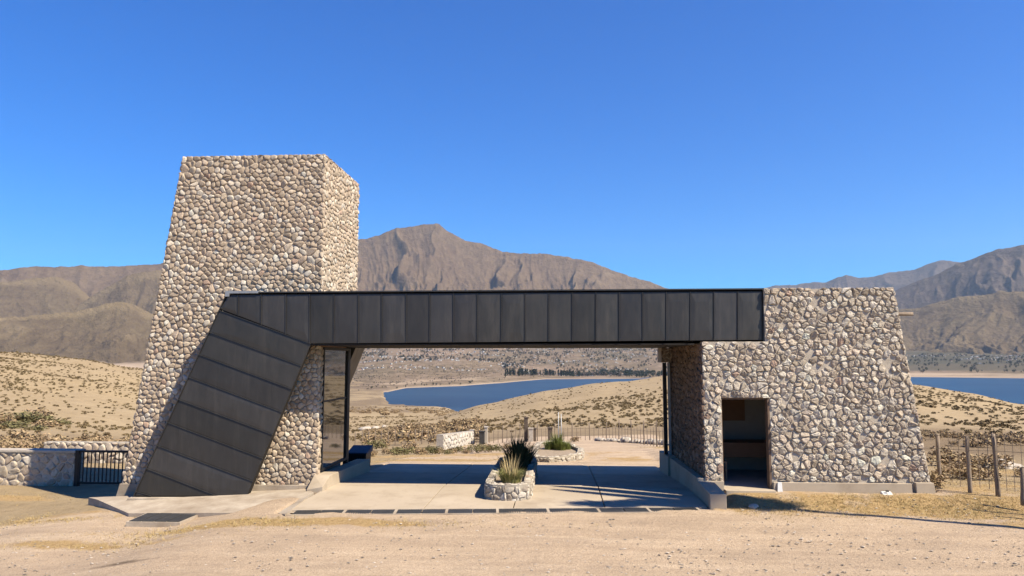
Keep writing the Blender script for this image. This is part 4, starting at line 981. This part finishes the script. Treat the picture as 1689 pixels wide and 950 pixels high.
stones(m, (A_[0], A_[1], 0), d, (0, 0, 1), -n_, [(0, zA), (Ls, zB), (Ls, B_[2]-.02), (0, A_[2]-.02)], .3, .24, [(.7, .66, .6), (.62, .57, .5)], 77, .03, .015); m.build('stone_facing', M['stone'], c3, sm=True, recalc=False)
def pillar(px0, px1, yt, r_, mat, label, name='gate_pillar', cap=True, group=None):
    A_ = atr(px0, yt, r_); B_ = atr(px1, yt, r_); z = float(Gz(A_[0], A_[1]))-.2; e_ = empty(name, (A_[0], A_[1], z), label, 'pillar', group)
    w_ = B_[0]-A_[0]; m = MB(); m.box(A_[0], B_[0], A_[1], A_[1]+max(.25, w_*.8), z, A_[2]-.06); m.build('shaft', mat, e_, bevel=.01)
    m = MB(); m.box(A_[0]-.03, B_[0]+.03, A_[1]-.03, A_[1]+max(.25, w_*.8)+.03, A_[2]-.06, A_[2]); m.build('cap', mat, e_)
pillar(775, 781, 709, 44.3, M['boulder'], 'white end pillar where the short far wall meets the little gate')
pillar(790.5, 799, 711, 43, M['slate'], 'squat grey-brown pillar right of the little wooden gate')
pillar(799, 804, 703.5, 43.3, M['boulder'], 'slim white pillar beside the squat grey one at the little gate')
pillar(864.5, 870.5, 688, 45.2, M['bark'], 'tall dark pillar on the left of the far gateway opening')
pillar(872, 879, 706, 45, M['boulder'], 'low white pillar next to the tall dark pillar')
pillar(880, 884, 706, 45.3, M['bark'], 'low dark pillar at the right side of the white pillar')
pillar(903.5, 911, 705, 46, M['bark'], 'low dark pillar standing alone in the far fence line')
for px, t_ in ((921, 680), (925.5, 683)):
    A_ = atr(px, t_, 33); z = float(Gz(A_[0], A_[1])); m = MB(); m.tube([(A_[0], A_[1], z-.1), (A_[0], A_[1], A_[2])], .022, 6)
    tag(m.build('thin_pole', M['zinc'], sm=True), 'thin pale upright pole rising behind the green bush', 'pole', 'pair of thin pale poles')
gt = empty('wooden_gate', atr(782, 720, 44), 'small dark slatted gate between the white wall and grey pillar', 'gate')
A_ = atr(782, 711, 44); B_ = atr(790, 711, 43.4); z = float(Gz(A_[0], A_[1]))
for x in (A_[0], B_[0]): m = MB(); m.box(x-.03, x+.03, A_[1]-.02, A_[1]+.05, z-.1, A_[2]+.05); m.build('post', M['bark'], gt)
for k in range(5): m = MB(); zz = z+.1+k*(A_[2]-z-.1)/4.5; m.box(A_[0]+.031, B_[0]-.031, A_[1], A_[1]+.03, zz, zz+.05); m.build('slat', M['bark'], gt)

# ---------------------------------------------------------------- leafless tree added out of view, limbs shaped to cast shadow stripes on the driveway
ZT2 = 11.0; off = Vector((-SUN.x/SUN.z*-1, -SUN.y/SUN.z*-1, 0)); off = Vector((.78, -.42, 0))*ZT2
tr = empty('bare_tree', (16.2, 11.0, 0), 'unseen leaning leafless tree added right of the view to cast shadow stripes on the driveway', 'tree')
fork = Vector((3.9, 16.2, 0))+off+Vector((0, 0, ZT2-.6))
m = MB(); m.tube([(16.2, 11.0, -.2), (15.2, 11.1, 3.2), (13.9, 11.3, 7), fork], [.16, .13, .11, .09], 9); m.build('trunk', M['bark'], tr, sm=True)
m = MB(); r3 = random.Random(8)
for sh0, sh1, r0_ in (((3.0, 16.75), (-.3, 18.35), .26), ((2.9, 16.3), (-.2, 17.75), .2), ((2.4, 15.9), (.5, 16.3), .14)):
    A1 = Vector((*sh0, 0))+off+Vector((0, 0, ZT2)); B1 = Vector((*sh1, 0))+off+Vector((0, 0, ZT2)); pts = [fork]+[A1.lerp(B1, t)+Vector((0, 0, r3.uniform(-.1, .1))) for t in (0, .3, .6, .85, 1)]
    m.tube(pts, [r0_, r0_, r0_*.95, r0_*.8, r0_*.6, .03], 7)
m.build('limb', M['bark'], tr, sm=True)
m = MB()
for _ in range(1100):
    c_ = r3.choice(((.9, 16.05), (1.6, 16.15), (2.3, 16.2), (1.1, 15.95), (4.3, 15.95), (4.0, 16.1), (1.9, 16.35), (2.7, 16.25), (2.9, 16.45)))
    p = Vector((c_[0]+r3.gauss(0, .28), c_[1]+r3.gauss(0, .1), 0))+off+Vector((0, 0, ZT2+r3.uniform(-.15, .15)))
    d = Vector((r3.uniform(-1, 1), r3.uniform(-.6, .6), r3.uniform(-.4, .4))).normalized()*r3.uniform(.15, .35)
    m.tube([p-d, p, p+d], [.02, .032, .01], 4, cap=False)
m.build('twigs', M['bark'], tr)
# ---------------------------------------------------------------- shrubs
def shrub_mesh(name, seed, n=70, w=1, h=.7, leaf=.13, twig=True):
    r_ = random.Random(seed); m = MB()
    lobes = [(r_.uniform(-.3, .3)*w, r_.uniform(-.3, .3)*w, r_.uniform(.2, .45)*h, r_.uniform(.22, .36)*w) for _ in range(5)]
    for _ in range(n):
        L_ = r_.choice(lobes); a = r_.uniform(0, 6.283); u = r_.uniform(-.5, 1); s_ = math.sqrt(1-min(1, u*u)); rad = L_[3]*r_.uniform(.5, 1.1)
        c = Vector((L_[0]+rad*s_*math.cos(a), L_[1]+rad*s_*math.sin(a), max(.02, L_[2]+rad*u*h/w)))
        d = Vector((r_.uniform(-1, 1), r_.uniform(-1, 1), r_.uniform(-.2, 1))).normalized()*leaf*r_.uniform(.6, 1.4); e_ = d.cross(Vector((r_.uniform(-1, 1), r_.uniform(-1, 1), r_.uniform(-1, 1)))).normalized()*leaf*.45
        k = r_.uniform(.7, 1.35); m.add([c-d-e_*.3, c+e_-d*.1, c+d, c-e_], [(0, 1, 2, 3)], 0, (k, k*r_.uniform(.94, 1.06), k*.95))
    return m
def mesh_of(m, name, mat):
    me = bpy.data.meshes.new(name); me.from_pydata(m.v, [], m.f); ca = me.color_attributes.new('tint', 'FLOAT_COLOR', 'POINT')
    ca.data.foreach_set('color', np.array([(c[0], c[1], c[2], 1) for c in m.c], dtype=np.float32).ravel()); me.materials.append(mat); me.update(); return me
protoS = [shrub_mesh('shrub', 300+k, 44, leaf=.19) for k in range(6)]
def scatter(cands, name, mat, label, cat, group, proto, maxn, stuffname, vis=True):
    """cands: (x, y, scale). The largest in view become objects, the rest one mass."""
    cands = [c for c in cands]; 
    def size(c): return c[2]/math.hypot(c[0], c[1])
    def inview(c):
        r_, a_ = world_to_polar(c[0], c[1]); p_ = float(px_of(a_)); return -5 < p_ < 1694 and abs(float(a_)) < 1 and not (225 < p_ < 520) and not (1170 < p_ < 1500)
    cands.sort(key=lambda c: (not inview(c), -size(c)))
    mes = [mesh_of(p, name, mat) for p in proto]
    P = np.array(cands); zz = Gz(P[:, 0], P[:, 1])
    r_ = random.Random(9)
    for i, c in enumerate(cands[:maxn]):
        o = bpy.data.objects.new(name, mes[i % len(mes)]); COL.objects.link(o); o.location = (c[0], c[1], zz[i]-.03*c[2]); o.rotation_euler = (0, 0, r_.uniform(0, 6.28)); o.scale = (c[2], c[2], c[2]*r_.uniform(.7, 1.15))
        tag(o, label, cat, group)
    rest_ = cands[maxn:]
    if rest_:
        V = []; Fc = []; Cc = []; off = 0
        pv = [(np.array(p.v), np.array(p.f), np.array(p.c)) for p in proto]
        for i, c in enumerate(rest_):
            v, f, cl_ = pv[i % len(pv)]; a = r_.uniform(0, 6.28); ca_, sa = math.cos(a), math.sin(a)
            q = np.stack([v[:, 0]*ca_-v[:, 1]*sa, v[:, 0]*sa+v[:, 1]*ca_, v[:, 2]*r_.uniform(.7, 1.1)], -1)*c[2]+np.array([c[0], c[1], zz[maxn+i]-.03*c[2]])
            V.append(q); Fc.append(f+off); Cc.append(cl_); off += len(v)
        V = np.concatenate(V); Fc = np.concatenate(Fc); Cc = np.concatenate(Cc)
        me = bpy.data.meshes.new(stuffname); me.from_pydata(V.tolist(), [], Fc.tolist()); ca2 = me.color_attributes.new('tint', 'FLOAT_COLOR', 'POINT')
        ca2.data.foreach_set('color', np.concatenate([Cc, np.ones((len(Cc), 1))], 1).astype(np.float32).ravel())
        o = link(stuffname, me, mat); tag(o, 'scattered low '+label.split(' ', 1)[1] if False else group, cat, None, 'stuff')
rn = np.random.default_rng(7)
def gen(n, px0, px1, r0_, r1_, s0, s1, dens=None, bias=1.0):
    outp = []
    while len(outp) < n:
        px = rn.uniform(px0, px1); r_ = (r0_**2+(r1_**2-r0_**2)*rn.random())**.5
        x, y = polar_xy(az_of(px), r_)
        if dens is not None and rn.random() > dens(px, r_, x, y): continue
        outp.append((float(x), float(y), float(rn.uniform(s0, s1)*(1+.5*(rn.random() < .12)))))
    return outp
fz = lambda s, th: (lambda px, r_, x, y: float(np.clip(.6+fbm(x/s, y/s, 3, 71)*1.1, .15, 1)))
c_left = gen(7500, -350, 560, 75, 290, .28, .62, fz(16, 0))
scatter(c_left, 'shrub', M['scrub'], 'small brown-green shrub dotted on the tan hillside at left', 'shrub', 'shrubs on the left hillside', protoS, 110, 'scrub_on_left_hill')
c_mid = gen(4600, 430, 1480, 70, 280, .3, .62, lambda px, r_, x, y: float(np.clip(.5+fbm(x/14, y/14, 3, 72)*1.2, .1, 1))*(1 if r_ < 125+(px-800)*.12 else (.5 if px < 700 else .12)))
scatter(c_mid, 'shrub', M['scrub'], 'small dark shrub on the golden slope below the lake seen through the gate', 'shrub', 'shrubs on the slope seen through the gate', protoS, 110, 'scrub_on_middle_slope')
c_r = gen(2600, 1480, 2100, 65, 280, .35, .8, fz(18, 0))
scatter(c_r, 'shrub', M['scrub'], 'low shrub on the dry slope right of the stone block', 'shrub', 'shrubs on the right slope', protoS, 70, 'scrub_on_right_slope')
# brush belts
c_b = gen(900, -350, 560, 48, 66, .6, 1.1)+gen(240, 1480, 2100, 48, 68, .6, 1.0)
protoB = [shrub_mesh('brush', 400+k, 120, 1, .8, .10) for k in range(4)]
scatter(c_b, 'brush', M['brownbrush'], 'brown dry brush in the belt behind the walls', 'brush', 'belt of brown dry brush behind the walls', protoB, 0, 'brown_brush_belt')
c_c = gen(260, 600, 790, 48, 120, .7, 1.5, fz(9, 0))+gen(500, 560, 800, 250, 900, 1.5, 3.2)
scatter(c_c, 'brush', M['brownbrush'], 'x', 'brush', 'brown brush covering the low ground before the lake', protoB, 0, 'brown_brush_by_the_lake')
# near verge bushes seen through the gate (r 30-40), built as single plants
ORD = ['first', 'second', 'third', 'fourth', 'fifth', 'sixth', 'seventh', 'eighth', 'ninth', 'tenth', 'eleventh', 'twelfth', 'thirteenth', 'fourteenth', 'fifteenth', 'sixteenth', 'seventeenth', 'eighteenth', 'nineteenth', 'twentieth', 'twenty-first', 'twenty-second']
verge = [(585, 733, 36, .9), (600, 744, 32, .7), (622, 728, 42, 1.3), (612, 752, 30, .6), (640, 740, 36, .8), (655, 748, 31.5, 1.0), (668, 738, 35, 1.25), (683, 747, 32, .8), (695, 750, 31, .8), (712, 744, 33, 1.0), (722, 742, 33, .7), (746, 741, 33, .7), (758, 740, 34, .8), (785, 739, 33, 1.0), (800, 737, 34, .9), (818, 738, 33.5, .9), (842, 738, 34, .8), (884, 737, 35, .5), (948, 722, 44, .8), (770, 746, 31, .5), (735, 747, 31, .5)]
protoV = [shrub_mesh('verge', 500+k, 420, 1, .75, .055) for k in range(4)]
mv = [mesh_of(p, 'dry_bush', M['olive' if k % 2 else 'brownbrush']) for k, p in enumerate(protoV)]
verge.sort()
for k, (px, py, r_, s) in enumerate(verge):
    p = atr(px, py, r_); o = bpy.data.objects.new('dry_bush', mv[k % 4]); COL.objects.link(o); o.location = (p[0], p[1], float(Gz(p[0], p[1]))-.03); o.scale = (s, s, s*.85); o.rotation_euler = (0, 0, k*1.3)
    tag(o, 'scruffy '+('olive green' if k % 2 else 'dry brown')+' bush, '+ORD[k]+' from the left on the verge beyond the driveway', 'bush', ('olive' if k % 2 else 'brown')+' bushes on the verge beyond the driveway')
fpx = sorted(rnd.uniform(1530, 1700) for _ in range(14))
for k in range(14):
    px = fpx[k]; r_ = rnd.uniform(19.5, 31); p = atr(px, 780, r_); s = rnd.uniform(.45, 1.0)*(1.4 if r_ > 27 else 1)
    o = bpy.data.objects.new('dry_bush', mv[(k*2) % 4]); COL.objects.link(o); o.location = (p[0], p[1], float(Gz(p[0], p[1]))-.03); o.scale = (s, s, s*.8); o.rotation_euler = (0, 0, k*1.1)
    tag(o, 'dry bush by the wooden fence at right, '+ORD[k]+' from the left among them', 'bush', 'dry bushes by the post fence')
for k, (px, py, r_, s) in enumerate(sorted([(5, 702, 92, 4.2), (30, 698, 96, 4.6), (52, 690, 100, 4.8), (70, 697, 95, 4), (82, 702, 90, 3.2), (18, 712, 86, 3), (100, 695, 98, 2.6), (62, 712, 84, 2.4)])):
    p = atr(px, py, r_); o = bpy.data.objects.new('thicket_bush', mv[1] if k % 3 else mv[2]); COL.objects.link(o); o.location = (p[0], p[1], float(Gz(p[0], p[1]))-.3); o.scale = (s, s, s*.65); o.rotation_euler = (0, 0, k*.9)
    tag(o, 'dark bush, '+ORD[k]+' from the left in the thicket below the left hillside', 'bush', 'dark thicket at the foot of the left hillside')

# dry grass on the verges and loose stones on the gravel: nobody could count them
rnd = random.Random(77); m = MB()
for (cx, cy, rx_, ry_, n) in ((-10.8, 16.0, 1.2, .6, 1100), (-5.5, 14.0, 2.9, .35, 1500), (-8.6, 13.2, 1.8, .3, 500), (-17, 19.1, 3.5, .5, 1200), (7.8, 16.1, 4.2, .62, 4600), (10.5, 16.0, 4, .7, 2600), (12, 17.5, 3.5, 1.6, 4500), (14, 21.5, 4.0, 2.0, 2200), (-3, 27, 3.6, .8, 900), (-8, 30, 4, 1.5, 700), (5.6, 34, 2, 3, 700), (9.5, 14.9, 4, .5, 700)):
    for _ in range(n):
        x, y = rnd.gauss(cx, rx_*.7), rnd.gauss(cy, ry_*.7)
        if -5.7 < x < 3.5 and 14.5 < y < 24.3: continue
        if PX0 < x < 8.4 and y > PF-.15 and y < PB: continue
        if -11.3 < x < -5.4 and 15.75 < y < 21: continue
        z = float(near_z(x, y)) if y < 24 else None
        if z is None or math.hypot(x, y) > 23: z = float(Gz(x, y))
        blades(m, (x, y, z-.012), 4, rnd.uniform(.03, .10), .03, 1.2, .006, rnd, (1, .93, .8), segs=2)
tag(m.build('dry_grass', M['straw'], recalc=False), 'short dry golden grass along the edges of the gravel', 'grass', None, 'stuff')
m = MB(); ico = [(0, 0, 1), (.89, 0, .45), (.28, .85, .45), (-.72, .53, .45), (-.72, -.53, .45), (.28, -.85, .45), (0, 0, -.2)]
icf = [(0, 1, 2), (0, 2, 3), (0, 3, 4), (0, 4, 5), (0, 5, 1), (6, 2, 1), (6, 3, 2), (6, 4, 3), (6, 5, 4), (6, 1, 5)]
for _ in range(17000):
    y = rnd.uniform(9.8, 16.5)**1.0; x = rnd.uniform(-.8*y, .8*y)-.6
    if y > 14.6 and -11.3 < x < 3.6: continue
    if rnd.random() > .25+.75*float(vnoise(x/1.6, y/.8, 91)): continue
    s = .005+.03*rnd.random()**6; a = rnd.uniform(0, 6.28); k = rnd.uniform(.6, 1.6); z = float(near_z(x, y))
    m.add([((vx*math.cos(a)-vy*math.sin(a))*s*rnd.uniform(.7, 1.4)+x, (vx*math.sin(a)+vy*math.cos(a))*s+y, vz*s*.7+z) for vx, vy, vz in ico], icf, 0, (.52*k, .45*k, .38*k))
tag(m.build('gravel_stones', M['stone'], recalc=False), 'loose small stones scattered on the gravel', 'gravel', None, 'stuff')

# ---------------------------------------------------------------- town and trees across the lake
def house_mesh(w_, d_, h_, wall, roof, flat=False):
    m = MB(); m.box(-w_/2, w_/2, -d_/2, d_/2, -3, h_, 0)
    if flat: m.box(-w_/2-.2, w_/2+.2, -d_/2-.2, d_/2+.2, h_, h_+.4, 1)
    else:
        e_ = .5; m.add([(-w_/2-e_, -d_/2-e_, h_), (w_/2+e_, -d_/2-e_, h_), (w_/2+e_, d_/2+e_, h_), (-w_/2-e_, d_/2+e_, h_), (-w_/2-e_, 0, h_+d_*.28), (w_/2+e_, 0, h_+d_*.28)], [(0, 1, 5, 4), (2, 3, 4, 5), (1, 2, 5), (3, 0, 4), (0, 3, 2, 1)], 1)
    for x in (-w_*.28, w_*.2): m.box(x-.6, x+.6, -d_/2-.05, -d_/2-.02, 1, 2.2, 2)
    me = bpy.data.meshes.new('house'); me.from_pydata(m.v, [], m.f); me.polygons.foreach_set('material_index', m.m); me.update()
    for q in (wall, roof, M['dark']): me.materials.append(q)
    return me
WL = [simple('white_wall', (.58, .56, .52), (.72, .69, .64), .2, .8, 0), simple('cream_wall', (.55, .48, .38), (.65, .57, .46), .2, .8, 0), simple('brick_wall', (.33, .2, .14), (.4, .26, .18), .2, .8, 0)]
RF = [simple('pale_sheet_roof', (.36, .36, .36), (.5, .5, .5), .3, .5, 0), simple('tile_roof', (.3, .16, .11), (.38, .22, .15), .3, .8, 0), simple('dark_roof', (.12, .12, .13), (.2, .2, .21), .3, .7, 0)]
kinds = [('white walled house with a pale sheet roof', 'white houses with pale roofs', WL[0], RF[0]), ('cream house with a tiled roof', 'cream houses with tiled roofs', WL[1], RF[1]), ('white house with a dark roof', 'white houses with dark roofs', WL[0], RF[2]), ('brick house with a pale sheet roof', 'brick houses with pale roofs', WL[2], RF[0])]
hm = [[house_mesh(10, 8, 3.2, k[2], k[3]), house_mesh(16, 9, 3.4, k[2], k[3]), house_mesh(9, 9, 5.5, k[2], k[3], True)] for k in kinds]
hc = []
def fz_at(x, y): r_, a_ = world_to_polar(x, y); return float(far_z(np.array([float(r_)]), np.array([float(px_of(a_))]))[0])
while len(hc) < 1900:
    if rn.random() < .84:
        px = rn.uniform(250, 1420); r_ = rn.uniform(2700, 5300)
        dn = .25+.75*((px-600)/500 if px > 600 else 0)
        if r_ < 3300: dn *= .35
    else: px = rn.uniform(1490, 1900); r_ = rn.uniform(4300, 5400); dn = .5
    x, y = polar_xy(az_of(px), r_)
    if rn.random() > np.clip(dn*.7-.05+fbm(x/260, y/260, 3, 81)*2.2, 0.01, 1): continue
    hc.append((float(x), float(y), float(r_), float(px), int(rn.choice(4, p=[.34, .26, .22, .18])), int(rn.integers(3)), float(rn.uniform(0, 3.14))))
hc.sort(key=lambda c: c[2]/((10, 15, 10)[c[5]])+(0 if 580 < c[3] < 1100 or c[3] > 1495 else 1e6))
for c in hc[:290]:
    o = bpy.data.objects.new('house', hm[c[4]][c[5]]); COL.objects.link(o); o.location = (c[0], c[1], fz_at(c[0], c[1])+.5); o.rotation_euler = (0, 0, c[6]); o.scale = (.72,)*3
    side = 'on the slope across the lake' if c[3] < 1300 else 'on the plain beyond the lake at right'
    tag(o, kinds[c[4]][0]+' '+side, 'house', kinds[c[4]][1]+' '+side)
def merge(name, items, label, cat):
    V = []; Fc = []; mi = []; mats = []; off = 0
    for me, loc, rz, sc in items:
        ca_, sa = math.cos(rz), math.sin(rz); v = np.empty(len(me.vertices)*3); me.vertices.foreach_get('co', v); v = v.reshape(-1, 3)*sc
        V.append(np.stack([v[:, 0]*ca_-v[:, 1]*sa+loc[0], v[:, 0]*sa+v[:, 1]*ca_+loc[1], v[:, 2]+loc[2]], -1))
        for k in me.materials:
            if k not in mats: mats.append(k)
        for p in me.polygons: Fc.append([i+off for i in p.vertices]); mi.append(mats.index(me.materials[p.material_index]))
        off += len(v)
    m2 = bpy.data.meshes.new(name); m2.from_pydata(np.concatenate(V).tolist(), [], Fc); m2.polygons.foreach_set('material_index', mi)
    o = link(name, m2, mats); tag(o, label, cat, None, 'stuff'); return o
merge('distant_town', [(hm[c[4]][c[5]], (c[0], c[1], fz_at(c[0], c[1])+.5), c[6], .72) for c in hc[290:]], 'town of many small houses spread over the far slope', 'town')
# far trees
def ftree(seed, conif):
    r_ = random.Random(seed); m = MB(); m.tube([(0, 0, -1), (0, 0, 8 if conif else 4)], [.5, .25], 5, col=(.6, .5, .4))
    for _ in range(60):
        if conif: t = r_.random()**.8; z = 2+t*13; rad = (1-t)*3.2+.4
        else: z = 3+r_.random()*7; rad = 4.2*math.sqrt(max(.05, 1-((z-6.2)/4.6)**2))
        a = r_.uniform(0, 6.28); rad *= r_.uniform(.5, 1); c = Vector((rad*math.cos(a), rad*math.sin(a), z)); s_ = r_.uniform(.8, 1.7)
        d = Vector((r_.uniform(-1, 1), r_.uniform(-1, 1), r_.uniform(-.6, .6))).normalized()*s_; e_ = d.cross(Vector((r_.uniform(-1, 1), r_.uniform(-1, 1), 1))).normalized()*s_*.8; k = r_.uniform(.6, 1.5)
        m.add([c-d, c-e_, c+d, c+e_], [(0, 1, 2, 3)], 0, (k, k, k))
    return m
tc_ = [mesh_of(ftree(600+k, True), 'conifer_tree', M['conifer']) for k in range(3)]; tr_ = [mesh_of(ftree(620+k, False), 'round_tree', M['conifer']) for k in range(3)]; tg_ = [mesh_of(ftree(640+k, False), 'bare_tree', M['grey_tree']) for k in range(3)]
ft = []
for _ in range(150):
    px = 832+rn.random()**.8*125; sh = float(np.interp(px, SHK, SHR)); ft.append((px, sh+rn.uniform(200, 330)+(px < 855)*60, 0, rn.uniform(.9, 1.5)))
for _ in range(200):
    px = rn.uniform(955, 1105); ft.append((px, rn.uniform(2560, 3050), 2 if rn.random() < .55 and px < 1030 else 1, rn.uniform(.9, 1.5)))
for _ in range(60): px = rn.normal(1020, 28); ft.append((px, rn.uniform(3000, 3400), 1, rn.uniform(1, 1.6)))
for _ in range(30): px = rn.normal(838, 9); ft.append((px, rn.uniform(3100, 3350), 1, rn.uniform(1, 1.4)))
for _ in range(6500):
    px = rn.uniform(250, 1420) if rn.random() < .8 else rn.uniform(1420, 1900); r_ = rn.uniform(2750, 5400) if 930 < px < 1300 else rn.uniform(3300, 5400)
    if float(vnoise(px/14, r_/260, 88)) < .46: continue
    ft.append((px, r_, 1 if rn.random() < .75 else 2, rn.uniform(.7, 1.35)))
for _ in range(16): px = rn.uniform(640, 790); ft.append((px, float(np.interp(px, SHK, SHR))+rn.uniform(30, 90), 1, rn.uniform(.4, .7)))
for _ in range(1500):
    px = rn.uniform(575, 900); r_ = float(np.interp(px, SHK, SHR))+40+rn.random()**.7*1500
    if rn.random() > .25+float(vnoise(px/9, r_/90, 5)): continue
    ft.append((px, r_, int(rn.integers(1, 3)), rn.uniform(.16, .42)))
ft.sort(key=lambda c: c[1]/c[3]); TS = []
lab = {0: ('conifer_tree', 'dark conifer in the row along the far lake shore', 'dark conifers along the far shore', tc_), 1: ('round_tree', 'dark round-crowned tree near the town across the lake', 'dark round trees near the far town', tr_), 2: ('bare_tree', 'grey leafless tree in the wood by the far shore', 'grey leafless trees by the far shore', tg_)}
for i, (px, r_, kd, sc) in enumerate(ft):
    x, y = polar_xy(az_of(px), r_); z = fz_at(float(x), float(y)); nm, lb, gp, ms = lab[kd]
    if i < 290 and 600 < px < 1110:
        o = bpy.data.objects.new(nm, ms[i % 3]); COL.objects.link(o); o.location = (x, y, z); o.scale = (sc,)*3; o.rotation_euler = (0, 0, i*.7); tag(o, lb, 'tree', gp)
    else: TS.append((ms[i % 3], (float(x), float(y), z), i*.7, sc))
def merge_t(name, items, label):
    V = []; Fc = []; Cc = []; mi = []; mats = []; off = 0
    for me, loc, rz, sc in items:
        n = len(me.vertices); v = np.empty(n*3); me.vertices.foreach_get('co', v); v = v.reshape(-1, 3)*sc; ca_, sa = math.cos(rz), math.sin(rz)
        V.append(np.stack([v[:, 0]*ca_-v[:, 1]*sa+loc[0], v[:, 0]*sa+v[:, 1]*ca_+loc[1], v[:, 2]+loc[2]], -1))
        c = np.empty(n*4); me.color_attributes['tint'].data.foreach_get('color', c); Cc.append(c)
        if me.materials[0] not in mats: mats.append(me.materials[0])
        for p in me.polygons: Fc.append([i+off for i in p.vertices]); mi.append(mats.index(me.materials[0]))
        off += n
    m2 = bpy.data.meshes.new(name); m2.from_pydata(np.concatenate(V).tolist(), [], Fc); ca2 = m2.color_attributes.new('tint', 'FLOAT_COLOR', 'POINT'); ca2.data.foreach_set('color', np.concatenate(Cc).astype(np.float32)); m2.polygons.foreach_set('material_index', mi)
    tag(link(name, m2, mats), label, 'trees', None, 'stuff')
merge_t('distant_trees', TS, 'trees scattered among the far houses')

# ---------------------------------------------------------------- haze
m = MB(); m.box(-17500, 17500, -300, 17500, -300, 2700); hz = m.build('haze', None); hz['kind'] = 'stuff'
hm_ = bpy.data.materials.new('haze'); hm_.use_nodes = True; hn = hm_.node_tree; hn.nodes.remove(hn.nodes['Principled BSDF'])
pv = hn.nodes.new('ShaderNodeVolumePrincipled'); pv.inputs['Color'].default_value = (.62, .78, 1, 1); pv.inputs['Density'].default_value = 2.5e-5; pv.inputs['Anisotropy'].default_value = .2
hn.links.new(pv.outputs[0], hn.nodes['Material Output'].inputs['Volume']); hz.data.materials.append(hm_)
